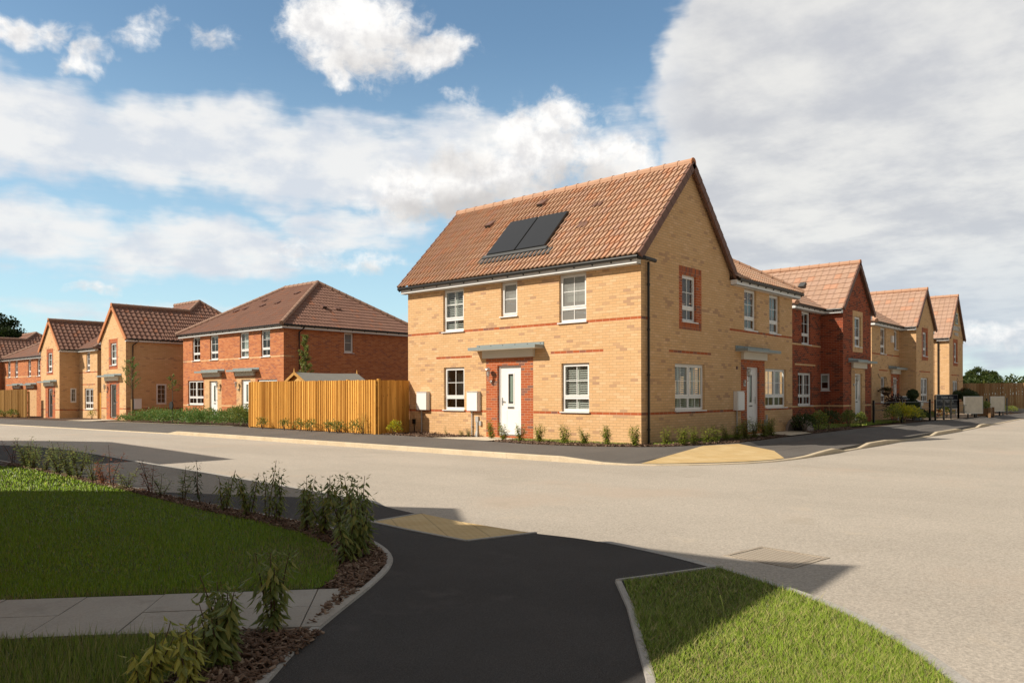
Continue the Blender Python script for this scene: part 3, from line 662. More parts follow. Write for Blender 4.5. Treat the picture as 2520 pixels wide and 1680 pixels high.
def lamp(H, fr, u, z, side=1):
    l = MB(); q = Vector(fr.p(u, z-.28, 0)); o = Vector(fr.p(u, z-.28, .05)); t = Vector(fr.p(u, z-.26, .17)); tt = Vector(fr.p(u, z-.10, .17))
    l.tube([q, o], [.055, .05], 'lamp metal', 12); l.tube([o, t, tt], .012, 'lamp metal', 6)
    c = Vector(fr.p(u, z, .17)); l.tube([c+Vector((0, 0, -.13)), c+Vector((0, 0, -.10))], [.035, .05], 'lamp metal', 12); l.tube([c+Vector((0, 0, .085)), c+Vector((0, 0, .10)), c+Vector((0, 0, .14))], [.115, .11, .03], 'lamp metal', 14)
    for a in (0., 2.1, 4.2): l.tube([c+Vector((.06*math.cos(a), .06*math.sin(a), -.115)), c+Vector((.07*math.cos(a), .07*math.sin(a), .09))], .004, 'lamp metal', 4)
    lo = l.build('wall_lamp', H)
    g = MB(); g.tube([c+Vector((0, 0, -.10)), c+Vector((0, 0, .085))], [.052, .065], 'lamp glass', 12, caps=False); g.tube([c+Vector((0, 0, -.09)), c+Vector((0, 0, .03))], .022, 'white upvc', 8); g.build('lamp_glass', lo)
def meter(H, fr, u0, u1, z0, z1, ground, pipe=True, d=.16):
    m = MB(); fr.box(m, u0, u1, z0, z1, .003, d-.03, 'white paint'); fr.box(m, u0+.012, u1-.012, z0+.012, z1-.03, d-.03, d, 'white paint'); fr.box(m, u0-.008, u1+.008, z1, z1+.012, .003, d+.01, 'white paint')
    mo = m.build('meter_box', H)
    if pipe:
        p = MB(); u = u0+(u1-u0)*.72 if fr.pl == 'x' else u0+(u1-u0)*.32; p.tube([fr.p(u, ground-.05, .045), fr.p(u, z0, .045)], .022, 'grey plastic', 8); fr.box(p, u-.03, u+.03, ground+.3, ground+.32, .003, .07, 'grey plastic'); p.build('pipe', mo)
def roofface(mb, e0, e1, zin, m, run, mat, wave=.167, course=.32, amp=.038, pts=7, poly=None, step=.024, parent=None, sdir=1):
    """tiled slope: eave from e0 to e1 (z=zin), rising inwards (left of e0->e1) with slope m over a plan run"""
    e0, e1 = Vector((e0[0], e0[1], 0)), Vector((e1[0], e1[1], 0)); L = (e1-e0).length; e = (e1-e0)/L; v = Vector((-e.y, e.x, 0))
    cs = 1/math.sqrt(1+m*m); sn = m*cs; up_ = v*cs+Vector((0, 0, sn)); n = Vector((0, 0, cs))-v*sn
    T = run/cs; nc = max(1, int(math.ceil(T/course)))
    prof = [(0, .0), (.22, .12), (.45, .38), (.66, .74), (.82, 1.0), (.91, .95), (.96, .05)] if pts == 7 else [(0, 0.), (.45, .40), (.80, 1.), (.95, .25)]
    nw = int(math.ceil(L/wave)); S = []
    for k in range(nw):
        for f, h in prof:
            s = (k+f)*wave
            if s > L: break
            S.append((s, h*amp, k))
    S.append((L, 0., nw))
    tmp = MB(); mi = tmp.mat(mat)
    for c in range(nc):
        t0, t1 = c*course, min((c+1)*course, T)
        if t1-t0 < .02: continue
        b = len(tmp.v)
        for (t, dz) in ((t0, step), (t1, 0.)):
            for s, h, k in S:
                ss = s if sdir > 0 else L-s
                p = e0+e*ss+up_*t+n*(h+dz); tmp.v.append((p.x, p.y, p.z+zin))
        N = len(S)
        for (s, h, k) in S:      # lower lip
            ss = s if sdir > 0 else L-s
            p = e0+e*ss+up_*t0+n*(h-.004); tmp.v.append((p.x, p.y, p.z+zin))
        for i in range(N-1):
            k = S[i][2]
            tmp.f.append((b+i, b+i+1, b+N+i+1, b+N+i)); tmp.mi.append(mi); tmp.uv.append((k+.5, c+.5))
            tmp.f.append((b+2*N+i, b+2*N+i+1, b+i+1, b+i)); tmp.mi.append(mi); tmp.uv.append((k+.5, c+.5))
    me = bpy.data.meshes.new('tmp'); me.from_pydata(tmp.v, [], tmp.f)
    l = me.uv_layers.new(name='UVMap'); arr = []
    for f, u in zip(tmp.f, tmp.uv): arr.extend(u*4)
    l.data.foreach_set('uv', arr)
    bm = bmesh.new(); bm.from_mesh(me)
    if poly:
        P = [Vector((a, b, 0)) for a, b in poly]; cen = sum(P, Vector())/len(P)
        for i in range(len(P)):
            a, b = P[i], P[(i+1) % len(P)]; no = Vector((b.y-a.y, a.x-b.x, 0))
            if no.dot(a-cen) < 0: no = -no
            bmesh.ops.bisect_plane(bm, geom=bm.verts[:]+bm.edges[:]+bm.faces[:], dist=1e-5, plane_co=a+no.normalized()*.012, plane_no=no, clear_outer=True)
    bm.verts.ensure_lookup_table(); base = len(mb.v); uvl = bm.loops.layers.uv.active
    for vv in bm.verts: mb.v.append(tuple(vv.co))
    mm = mb.mat(mat)
    for f in bm.faces:
        mb.f.append(tuple(base+q.index for q in f.verts)); mb.mi.append(mm); u = f.loops[0][uvl].uv; mb.uv.append((u.x, u.y))
    bm.free(); bpy.data.meshes.remove(me)
def ridge(parent, a, b, r=.12, mat='ridge tile tan', seg=.45, name='ridge_tiles', endcap=None):
    a, b = Vector(a), Vector(b); L = (b-a).length; n = max(1, int(round(L/seg))); d = (b-a).normalized(); mb = MB()
    for i in range(n):
        p0 = a.lerp(b, i/n); p1 = a.lerp(b, (i+1)/n)
        mb.tube([p0+d*.004, p1-d*.03, p1-d*.028, p1+d*.015], [r, r*.98, r*1.10, r*1.10], mat, 10, True)
    if endcap is not None: mb.tube([a-d*.03, a], [r*1.08, r*1.08], endcap, 14)
    return mb.build(name, parent)
def verge(parent, g0, ridge_pt, m, out, mat='verge brown', course=.32, h=.15, w=.07, name='verge'):
    """dry verge caps from eave corner g0 up to ridge_pt; out = outward unit vector"""
    g0, r = Vector(g0), Vector(ridge_pt); L = (r-g0).length; d = (r-g0).normalized(); out = Vector(out); nn = d.cross(out); nn = nn if nn.z > 0 else -nn
    n = int(math.ceil(L/course)); mb = MB()
    for i in range(n):
        a = g0+d*(i*course); b = g0+d*min((i+1)*course+.012, L); lift = .018
        q = [a-nn*h+nn*lift*0, b-nn*h, b-nn*h+out*w, a-nn*h+out*w, a+nn*(.05+lift), b+nn*.045, b+nn*.045+out*w, a+nn*(.05+lift)+out*w]
        mb.hexa(q, mat)
    return mb.build(name, parent)
def gutter(parent, a, b, zb, out, drop=.085, step=.9, ret=None):
    """black half round gutter with brackets"""
    a, b, out = Vector(a), Vector(b), Vector(out); mb = MB(); L = (b-a).length; d = (b-a).normalized()
    a.z += .018; b.z += .018; c0, c1 = a+out*.06, b+out*.06
    mb.tube([c0, c1], .054, 'black plastic', 8)
    mb.tube([c0+d*L*.48, c0+d*(L*.48+.09)], .053, 'black plastic', 8)
    k = step*.4
    while k < L:
        p = a+d*k
        for s in (0,):
            q0 = p-d*.016; q1 = p+d*.016
            mb.hexa([q0+Vector((0, 0, -drop)), q1+Vector((0, 0, -drop)), q1+out*.012+Vector((0, 0, -drop)), q0+out*.012+Vector((0, 0, -drop)), q0+Vector((0, 0, .02)), q1+Vector((0, 0, .02)), q1+out*.10+Vector((0, 0, .0)), q0+out*.10+Vector((0, 0, .0))], 'black plastic')
        k += step
    if ret: mb.tube([Vector(q) for q in ret], .055, 'black plastic', 8)
    return mb.build('gutter', parent)
def fascia(parent, fr, u0, u1, zb, over=.21, zt=None, h=.16):
    mb = MB(); zb -= .035; fr.box(mb, u0, u1, zb, zb+.012, .003, over, 'white upvc'); fr.box(mb, u0, u1, zb, zb+h, over-.02, over, 'white upvc'); fr.box(mb, u0, u0+.02, zb, zb+h, .003, over-.02, 'white upvc'); fr.box(mb, u1-.02, u1, zb, zb+h, .003, over-.02, 'white upvc')
    return mb.build('fascia', parent)
def pipe(parent, pts, r=.034, brackets=()):
    mb = MB(); mb.tube(pts, r, 'black plastic', 10)
    for b in brackets: b = Vector(b); mb.tube([b-Vector((0, 0, .02)), b+Vector((0, 0, .02))], r*1.35, 'black plastic', 10)
    return mb.build('downpipe', parent)
def roofvent(parent, p, e, up_, n, kind='hood', mat='verge brown'):
    p, e, up_, n = Vector(p), Vector(e), Vector(up_), Vector(n); mb = MB()
    if kind == 'hood':
        q = lambda s, t, h: p+e*s+up_*t+n*h
        mb.hexa([q(-.13, -.17, .03), q(.13, -.17, .03), q(.13, .2, .03), q(-.13, .2, .03), q(-.13, -.17, .17), q(.13, -.17, .17), q(.13, .2, .09), q(-.13, .2, .09)], mat)
        mb.hexa([q(-.11, -.173, .06), q(.11, -.173, .06), q(.11, -.17, .06), q(-.11, -.17, .06), q(-.11, -.173, .155), q(.11, -.173, .155), q(.11, -.17, .155), q(-.11, -.17, .155)], 'dark object')
    else:
        q = lambda s, t, h: p+e*s+up_*t+n*h
        for s0 in (-.14, .04):
            mb.hexa([q(s0, -.16, .03), q(s0+.12, -.16, .03), q(s0+.12, .16, .03), q(s0, .16, .03), q(s0, -.16, .095), q(s0+.12, -.16, .095), q(s0+.12, .16, .065), q(s0, .16, .065)], mat)
    return mb.build('roof_vent', parent)

WZ = (1.0, 2.37); UZ = (3.53, 4.90)
FW = .0
# ============ house A: the buff corner house
A = thing('corner_house', 'large buff brick house on the street corner with solar panels on its tiled roof', 'house', (22, 15.5, 0))
fx = Fr('x', 17.54); fy = Fr('y', 10.93)
LB = (.9225, .9975); UB = (3.4725, 3.5475); SB = (2.6475, 2.7225); rb = 'red brick'
opsF = [(17.52, 18.47, *UZ), (15.25, 15.91, 3.86, 4.90), (12.70, 13.66, *UZ), (17.50, 18.44, *WZ), (12.61, 13.58, *WZ), (15.115, 16.068, .23, 2.37)]
rF = [(10.93, 20.21, *LB, rb), (10.93, 20.21, *UB, rb), (17.16, 18.81, *SB, rb), (12.13, 13.97, *SB, rb), (14.633, 16.539, .0, 2.60, rb), (10.93, 20.21, .10, .1725, rb)]
wall(fx, 10.93, 20.21, 0, 5.06, 'buff brick', opsF, rF, A)
opsR = [(19.73, 20.56, 3.57, 4.90), (19.31, 21.07, 1.02, 2.35)]
rR = [(17.54, 22.72, *LB, rb), (17.54, 17.99, *UB, rb), (18.98, 21.47, *SB, rb), (19.54, 20.88, 3.57, 4.90, rb), (19.54, 20.88, 4.90, 5.14, 'red soldier'), (19.54, 20.88, 3.34, 3.57, 'red soldier'), (17.54, 27.76, .10, .1725, rb)]
wall(fy, 17.54, 22.72, 0, 8.05, 'buff brick', opsR, rR, A, cuts=[((17.54, 10.93, 5.33), (-1.04, 0, 1)), ((22.72, 10.93, 5.33), (1.04, 0, 1))])
opsW = [(23.78, 24.70, 3.57, 4.90), (25.75, 26.62, 3.57, 4.90), (25.41, 27.20, 1.02, 2.35), (23.97, 24.93, .23, 2.37)]
rW = [(22.72, 27.76, *UB, rb), (22.72, 23.52, *LB, rb), (25.35, 27.76, *LB, rb), (23.52, 25.35, 0, 2.60, rb), (22.72, 27.76, .10, .1725, rb)]
wall(fy, 22.72, 27.76, 0, 5.06, 'buff brick', opsW, rW, A)
wall(Fr('x', 27.76, 1), 10.93, 20.21, 0, 5.06, 'buff brick', (), (), A); wall(Fr('y', 20.21, 1), 22.7, 27.76, 0, 5.06, 'buff brick', (), (), A)
wall(Fr('y', 20.21, 1), 17.54, 22.72, 0, 8.05, 'buff brick', (), (), A, cuts=[((17.54, 20.21, 5.33), (-1.04, 0, 1)), ((22.72, 20.21, 5.33), (1.04, 0, 1))])
window(A, fx, 17.52, 18.47, *UZ, trans=.29, inner='shutter'); window(A, fx, 15.25, 15.91, 3.86, 4.90, bars=(0, 1), inner='blind.5', glass='frosted glass')
window(A, fx, 12.70, 13.66, *UZ, trans=.29, inner='blind.55', glass='frosted glass'); window(A, fx, 17.50, 18.44, *WZ, trans=.29, inner='room'); window(A, fx, 12.61, 13.58, *WZ, trans=.29, inner='shutter')
window(A, fy, 19.73, 20.56, 3.57, 4.90, trans=.29, inner='curtain'); window(A, fy, 19.31, 21.07, 1.02, 2.35, cols=2, trans=.29, inner='shutter')
window(A, fy, 23.78, 24.70, 3.57, 4.90, trans=.29, inner='curtain'); window(A, fy, 25.75, 26.62, 3.57, 4.90, trans=.29, inner='curtain'); window(A, fy, 25.41, 27.20, 1.02, 2.35, cols=2, trans=.29, inner='curtain')
door(A, fx, 15.115, 16.068, .23, 2.37, hinge=-1); door(A, fy, 23.97, 24.93, .23, 2.37, hinge=-1)
canopy(A, fx, 14.22, 16.93, 2.85, box=(14.56, 16.62)); canopy(A, fy, 23.12, 25.74, 2.85, box=(23.52, 25.36))
lamp(A, fx, 16.30, 2.17); lamp(A, fy, 23.74, 2.17)
meter(A, fx, 19.12, 19.62, .975, 1.575, .2); meter(A, fx, 16.78, 17.25, .97, 1.575, .18); meter(A, fy, 22.98, 23.46, .965, 1.565, .16)
def smallbox(H, fr, u0, u1, z0, z1, d, mat, name, seg=None):
    m = MB(); fr.box(m, u0, u1, z0, z1, .003, d, mat)
    if seg: fr.box(m, *seg, .003, d*.7, mat)
    m.build(name, H)
mb = MB(); fx.box(mb, 16.84, 16.96, .62, .80, .003, .06, 'grey plastic'); fx.box(mb, 16.875, 16.935, .35, .62, .003, .05, 'grey plastic')
mb.hexa([fx.p(16.84, .16, .003), fx.p(16.98, .16, .003), fx.p(16.98, .16, .10), fx.p(16.84, .16, .10), fx.p(16.875, .36, .003), fx.p(16.935, .36, .003), fx.p(16.935, .36, .05), fx.p(16.875, .36, .05)], 'grey plastic'); fx.box(mb, 16.72, 16.80, .52, .66, .003, .06, 'grey plastic'); mb.build('cable_duct', A)
mb = MB(); mb.tube([fx.p(19.86, .15, .03), fx.p(19.88, .5, .03)], .015, 'black plastic', 6); fx.box(mb, 19.83, 19.93, .50, .66, .003, .07, 'black plastic'); mb.build('wall_socket', A)
mb = MB(); mb.tube([fy.p(25.45, .12, .03), fy.p(25.45, .78, .03)], .035, 'grey plastic', 8); fy.box(mb, 25.28, 25.38, .42, .62, .003, .06, 'grey plastic'); mb.build('cable_duct', A)
smallbox(A, fy, 23.17, 23.27, 2.27, 2.37, .02, 'verge brown', 'wall_vent')
def textobj(txt, size, name, parent, mat, loc, right, upv, depth=.006, align='CENTER', xs=1.0):
    cu = bpy.data.curves.new('t', 'FONT'); cu.body = txt; cu.size = size; cu.align_x = align; cu.align_y = 'CENTER'; cu.extrude = depth; cu.resolution_u = 2
    t = bpy.data.objects.new('t', cu); C.objects.link(t); bpy.context.view_layer.update()
    me = bpy.data.meshes.new_from_object(t); bpy.data.objects.remove(t); me.materials.clear(); me.materials.append(MATS[mat])
    right, upv = Vector(right).normalized(), Vector(upv).normalized(); nn = right.cross(upv)
    M = Matrix(((right.x*xs, upv.x, nn.x, loc[0]), (right.y*xs, upv.y, nn.y, loc[1]), (right.z*xs, upv.z, nn.z, loc[2]), (0, 0, 0, 1)))
    me.transform(M); me.name = name
    o = bpy.data.objects.new(name, me); C.objects.link(o); o.parent = parent; return o
mb = MB(); fy.box(mb, 23.70, 23.86, 1.73, 1.90, .003, .012, 'grey plastic'); npl = mb.build('house_number', A)
textobj('1', .12, 'numeral', npl, 'dark object', (23.75, 10.915, 1.815), (1, 0, 0), (0, 0, 1), .002); textobj('1', .12, 'numeral', npl, 'dark object', (23.81, 10.915, 1.815), (1, 0, 0), (0, 0, 1), .002)
# child objects of empties with a location: keep world position
def settle(H):
    for o in list(C.objects):
        if o.parent == H: o.matrix_parent_inverse = Matrix.Translation(-H.location)
rm = MB(); t = 'roof tile tan'
roofface(rm, (17.22, 20.33), (17.22, 10.82), 5.13, 1.04, 2.93, t, sdir=1, amp=.046, step=.036)
roofface(rm, (23.04, 10.82), (23.04, 20.33), 5.10, 1.04, 2.93, t)
RA = rm.build('roof', A)
rm = MB()
roofface(rm, (22.75, 10.62), (28.07, 10.62), 5.11, .6, 4.95, t, poly=[(22.75, 10.6), (28.09, 10.6), (23.12, 15.57), (22.75, 15.57)])
roofface(rm, (28.07, 10.62), (28.07, 20.52), 5.11, .6, 4.95, t, pts=4, poly=[(28.09, 10.6), (28.09, 20.54), (23.12, 15.57)])
roofface(rm, (28.07, 20.52), (22.75, 20.52), 5.11, .6, 4.95, t, pts=4, poly=[(22.75, 20.54), (28.09, 20.54), (23.12, 15.57), (22.75, 15.57)])
RW = rm.build('roof', A)
ridge(RA, (20.13, 10.80, 8.13), (20.13, 20.35, 8.13), .135, 'ridge tile tan', .45, endcap='verge orange')
ridge(RW, (28.05, 10.64, 5.15), (23.15, 15.54, 8.08), .11, 'ridge tile tan', .45, 'hip_tiles')
verge(RA, (17.24, 10.82, 5.12), (20.13, 10.82, 8.13), 1.04, (0, -1, 0)); verge(RA, (23.02, 10.82, 5.12), (20.13, 10.82, 8.13), 1.04, (0, -1, 0))
verge(RA, (17.24, 20.33, 5.12), (20.13, 20.33, 8.13), 1.04, (0, 1, 0))
ns, us_ = Vector((-.7208, 0, .6931)), Vector((.6931, 0, .7208))
def onA(y, x): return (x, y, 5.10+(x-17.22)*1.04)
sp = MB()
def slab3(mb, y0, y1, x0, x1, h0, h1, mat):
    P = lambda y, x, h: Vector(onA(y, x))+ns*h
    mb.hexa([P(y0, x0, h0), P(y1, x0, h0), P(y1, x1, h0), P(y0, x1, h0), P(y0, x0, h1), P(y1, x0, h1), P(y1, x1, h1), P(y0, x1, h1)], mat)
for (a, b) in ((14.42, 15.57), (15.61, 16.77)):
    sp = MB(); slab3(sp, a, b, 17.90, 19.07, .06, .14, 'black plastic'); slab3(sp, a+.02, b-.02, 17.915, 19.055, .1405, .143, 'panel black')
    sp.build('solar_panel', RA)
sp = MB(); slab3(sp, 14.30, 16.90, 17.80, 17.895, .05, .115, 'lead flashing')
for i in range(17): slab3(sp, 14.10+i*.167, 14.10+i*.167+.085, 17.64, 17.82, .045, .085, 'lead flashing'); 
slab3(sp, 14.10, 16.98, 17.68, 17.86, .02, .062, 'lead flashing'); slab3(sp, 14.32, 14.418, 17.9, 19.09, .02, .05, 'black plastic'); slab3(sp, 16.775, 16.85, 17.9, 19.09, .02, .05, 'black plastic'); slab3(sp, 14.32, 16.85, 19.075, 19.13, .02, .05, 'black plastic')
sp.build('panel_flashing', RA)
for y, x, k in ((17.85, 19.22, 'hood'), (15.97, 19.70, 'hood'), (13.45, 19.22, 'slot'), (13.5, 18.52, 'slot')): roofvent(RA, onA(y, x), (0, -1, 0), us_, ns, k)
fascia(A, fx, 10.93, 20.33, 4.943); fascia(A, fy, 22.80, 28.0, 4.943)
gutter(A, (17.33, 10.85, 5.06), (17.33, 20.40, 5.06), 0, (-1, 0, 0), ret=[(17.27, 10.86, 5.055), (17.42, 10.74, 5.045), (17.95, 10.74, 5.03)], step=.62)
gutter(A, (22.85, 10.72, 5.06), (28.1, 10.72, 5.06), 0, (0, -1, 0), step=.62)
mb = MB(); mb.box((28.0, 10.72, 4.943), (28.02, 20.4, 5.07), 'white upvc'); mb.build('fascia', A)
pipe(A, [(17.80, 10.86, 5.0), (17.80, 10.86, .14)], .034, [(17.80, 10.86, z) for z in (4.4, 3.2, 2.0, .55)])
# ============ gabled houses on the right
def gabled(name, label, main, alt, X0, XS, X1, YR, YG, b, apex, tile, win, rec, doorg=None, soldier='', left=True, extra=None, back=19.8, sb=None):
    """recess wall X0..XS at YR, projecting gable XS..X1 at YG"""
    H = thing(name, label, 'house', (X1-3, 15, 0))
    fr, fg, fs = Fr('y', YR), Fr('y', YG), Fr('x', XS)
    lb = (LB[0]+b, LB[1]+b); ub = (UB[0]+b, UB[1]+b)
    if rec: wall(fr, X0, XS, 0, 5.06+b, main, rec['ops'], [(X0, XS, *lb, alt), (X0, XS, *ub, alt)] + rec.get('rects', []), H)
    wall(fs, YG, YR, 0, 5.06+b, main, rec.get('sops', []) if rec else [], [(YG, YR, *lb, alt)], H)
    xm = (XS+X1)/2; m = (apex-5.05-b)/(X1-xm+.3)
    wall(fg, XS, X1, 0, apex, main, win['ops'], [(XS, X1, *lb, alt)] + win['rects'], H, cuts=[((XS-.3, YG, 5.05+b), (-m, 0, 1)), ((X1+.3, YG, 5.05+b), (m, 0, 1))])
    wall(Fr('x', X1, 1), YG, back, 0, 5.06+b, main, (), (), H)
    wall(Fr('x', X0), YR, back, 0, 5.06+b, main, (), (), H)
    wall(Fr('y', back, 1), X0, X1, 0, 5.06+b, main, (), (), H)
    rm = MB()
    roofface(rm, (XS-.3, back+.3), (XS-.3, YG-.1), 5.08+b, m, X1-xm+.3, tile, wave=.30, course=.345, amp=.024, pts=4)
    roofface(rm, (X1+.3, YG-.1), (X1+.3, back+.3), 5.08+b, m, X1-xm+.3, tile, wave=.30, course=.345, amp=.024, pts=4)
    RO = rm.build('roof', H)
    if rec:
        rm = MB(); x0, y0 = X0-.3, YR-.32; d = min(4.2, (back-y0)/2)
        roofface(rm, (x0, y0), (XS+.8, y0), 5.09+b, .6, 3.2, tile, wave=.30 if not rec.get('fine') else .17, course=.32, amp=.024, pts=4, poly=[(x0, y0-.02), (XS+.9, y0-.02), (XS+2.2, y0+3.2), (x0+3.2, y0+3.2)])
        roofface(rm, (x0, back+.3), (x0, y0), 5.09+b, .6, 3.2, tile, wave=.30, course=.32, amp=.024, pts=4, poly=[(x0-.02, y0-.02), (x0+3.2, y0+3.2), (x0+3.2, back-3), (x0-.02, back+.3)])
        R2 = rm.build('roof', H); ridge(R2, (x0, y0, 5.12+b), (x0+3.2, y0+3.2, 7.03+b), .10, 'ridge tile tan', .45, 'hip_tiles')
        fascia(H, fr, X0-.2, XS, 4.943+b); gutter(H, (X0-.25, y0+.12, 5.05+b), (XS, y0+.12, 5.05+b), 0, (0, -1, 0), step=.62)
    ridge(RO, (xm, YG-.12, apex+.06), (xm, back+.3, apex+.06), .12, 'ridge tile tan', .45, endcap='ridge tile orange')
    verge(RO, (XS-.28, YG-.1, 5.1+b), (xm, YG-.1, apex+.05), m, (0, -1, 0), 'verge brown', .345, .13, .05); verge(RO, (X1+.28, YG-.1, 5.1+b), (xm, YG-.1, apex+.05), m, (0, -1, 0), 'verge brown', .345, .13, .05)
    fascia(H, fs, YG, YR-.2, 4.943+b); fascia(H, Fr('x', X1, 1), YG, YG+2, 4.943+b)
    gutter(H, (XS-.21, YG-.05, 5.05+b), (XS-.21, (YR-.3) if rec else back, 5.05+b), 0, (-1, 0, 0))
    return H, fr, fg, fs, RO, m, xm
# house B dark red
bb = 'buff brick'
Hb, fr_, fg_, fs_, ROb, mB_, xmB = gabled('gabled_house', 'dark red brick gabled house with a buff brick door surround next to the corner house', 'dark red brick', bb, 30.86, 34.05, 37.84, 12.15, 11.22, 0.0, 7.24, 'roof tile pale',
    dict(ops=[(35.55, 36.43, 3.56, 4.90), (35.60, 36.56, .26, 2.37)], rects=[(35.30, 36.66, 3.56, 4.90, bb), (35.30, 36.66, 4.90, 5.14, 'buff soldier'), (35.30, 36.66, 3.32, 3.56, 'buff soldier'), (35.12, 36.97, 0, 2.60, bb)]),
    dict(ops=[(31.86, 32.84, 3.54, 4.90), (31.45, 32.97, 1.0, 2.35)], rects=[(31.14, 33.4, *SB, bb)], sops=[(11.79, 12.26-.02, 1.62, 2.36)], fine=True))
window(Hb, fr_, 31.86, 32.84, 3.54, 4.90, trans=.29, inner='curtain'); window(Hb, fr_, 31.45, 32.97, 1.0, 2.35, cols=2, trans=.29, inner='curtain')
window(Hb, fs_, 11.79, 12.24, 1.62, 2.36, bars=(0, 1), inner='blind.5'); window(Hb, fg_, 35.55, 36.43, 3.56, 4.90, trans=.29, bars=(0, 1), low=(0, 0), inner='dark')
door(Hb, fg_, 35.60, 36.56, .26, 2.37, hinge=-1); canopy(Hb, fg_, 34.72, 37.38, 2.85, box=(35.10, 36.98)); lamp(Hb, fg_, 35.36, 2.15)
roofvent(ROb, (35.0, 13.3, 5.08+mB_*1.25), (0, -1, 0), (.70, 0, .71), (-.71, 0, .70), 'hood', 'lead flashing')
# house C buff
Hc, frc, fgc, fsc, ROc, mC_, xmC = gabled('gabled_house', 'buff brick gabled house beyond the dark red one, with a recessed front door', 'buff brick', rb, 41.12, 45.95, 49.66, 12.15, 11.3, 0.0, 7.24, 'roof tile pale',
    dict(ops=[(47.32, 48.20, 3.56, 4.90), (46.88, 48.45, 1.0, 2.35)], rects=[(47.08, 48.42, 3.56, 4.90, rb), (47.08, 48.42, 4.90, 5.14, 'red soldier'), (47.08, 48.42, 3.32, 3.56, 'red soldier'), (46.54, 48.89, *SB, rb)]),
    dict(ops=[(42.55, 43.46, 3.54, 4.90), (44.99, 45.66, 3.85, 4.90), (42.60, 43.40, 1.0, 2.35), (44.80, 45.68, .26, 2.35)], rects=[(44.35, 45.95, 0, 2.60, rb), (42.29, 43.79, *SB, rb)]))
window(Hc, frc, 42.55, 43.46, 3.54, 4.90, trans=.29); window(Hc, frc, 44.99, 45.66, 3.85, 4.90, bars=(0, 0)); window(Hc, frc, 42.60, 43.40, 1.0, 2.35, trans=.29)
window(Hc, fgc, 47.32, 48.20, 3.56, 4.90, trans=.29); window(Hc, fgc, 46.88, 48.45, 1.0, 2.35, cols=2, trans=.29, inner='curtain')
door(Hc, frc, 44.80, 45.68, .26, 2.35, hinge=-1); canopy(Hc, frc, 43.95, 45.94, 2.78, box=(44.33, 45.90)); lamp(Hc, frc, 44.57, 2.10)
smallbox(Hc, frc, 44.33, 44.62, 4.20, 4.56, .1, 'white paint', 'alarm_box')
# house D buff, farthest
Hd, frd, fgd, fsd, ROd, mD_, xmD = gabled('gabled_house', 'farthest gabled buff brick house with white lettering on its gable', 'buff brick', rb, 56.75, 56.8, 60.75, 12.9, 12.0, 0.0, 7.95, 'roof tile pale',
    dict(ops=[(58.15, 59.0, 3.54, 4.86), (57.75, 59.3, 1.0, 2.32)], rects=[(57.85, 59.22, 3.54, 4.86, rb), (57.85, 59.22, 4.86, 5.1, 'red soldier'), (57.85, 59.22, 3.3, 3.54, 'red soldier'), (57.3, 59.7, *SB, rb)]), None)
wall(Fr('x', 56.8), 12.9, 19.8, 0, 5.06, 'buff brick', (), [(12.9, 19.8, *LB, rb)], Hd)
window(Hd, fgd, 58.15, 59.0, 3.54, 4.86, trans=.29); window(Hd, fgd, 57.75, 59.3, 1.0, 2.32, cols=2, trans=.29)
mb = MB(); fgd.box(mb, 58.42, 59.05, 6.1, 6.85, .003, .05, 'sign teal'); fgd.box(mb, 58.52, 58.95, 6.2, 6.75, .05, .055, 'dark object'); fgd.box(mb, 58.63, 58.72, 6.26, 6.48, .055, .06, 'lettering white'); mb.tube([fgd.p(58.74, 6.57, .055), fgd.p(58.74, 6.57, .062)], .10, 'lettering white', 12); lg = mb.build('logo_plate', Hd)
textobj('BARRATT', .46, 'gable_lettering', Hd, 'lettering white', (58.75, 11.97, 5.80), (1, 0, 0), (0, 0, 1), .02, xs=1.05); textobj('HOMES', .30, 'gable_lettering', Hd, 'lettering white', (58.7, 11.97, 5.42), (1, 0, 0), (0, 0, 1), .02, xs=1.05)
pipe(Hd, [(56.72, 12.64, 5.0), (56.72, 12.64, .14)], .04)
for H in (Hb, Hc, Hd): settle(H)
settle(A)
# ============ house E: hipped red pair on the left
b = -.07
E_ = thing('hipped_house', 'red brick pair of houses under a brown hipped roof behind the timber fence', 'house', (26, 39.5, 0)); ob = 'orange red brick'
fe = Fr('x', 21.5); fes = Fr('y', 34.2); y0, y1 = 34.2, 44.93
lb = (LB[0]+b, LB[1]+b); ub = (UB[0]+b, UB[1]+b)
ops = [(42.85, 43.78, 3.46, 4.84), (40.77, 41.70, 3.46, 4.84), (37.53, 38.45, 3.46, 4.84), (35.45, 36.32, 3.46, 4.84), (42.46, 44.33, .94, 2.32), (40.87, 41.78, .15, 2.27), (37.37, 38.29, .15, 2.30), (34.80, 36.65, .94, 2.28)]
wall(fe, y0, y1, -.3, 5.0, ob, ops, [(y0, y1, *lb, bb), (y0, y1, *ub, bb), (40.42, 42.37, -.3, 2.43, bb), (36.88, 38.80, -.3, 2.43, bb)], E_)
wall(fes, 21.5, 30.6, -.3, 5.0, ob, [(25.18, 25.78, 3.74, 4.82)], [(21.5, 22.1, *ub, bb)], E_)
wall(Fr('x', 30.6, 1), y0, y1, -.3, 5.0, ob, (), (), E_); wall(Fr('y', 44.93, 1), 21.5, 30.6, -.3, 5.0, ob, (), (), E_)
for i, (a, c, inn_) in enumerate(((42.85, 43.78, 'blind.12'), (40.77, 41.70, 'blind.12'), (37.53, 38.45, 'net'), (35.45, 36.32, 'blind.3'))): window(E_, fe, a, c, 3.46, 4.84, trans=.29, inner=inn_)
window(E_, fe, 42.46, 44.33, .94, 2.32, cols=2, trans=.29, bars=(1, 1)); window(E_, fe, 34.80, 36.65, .94, 2.28, cols=2, trans=.29)
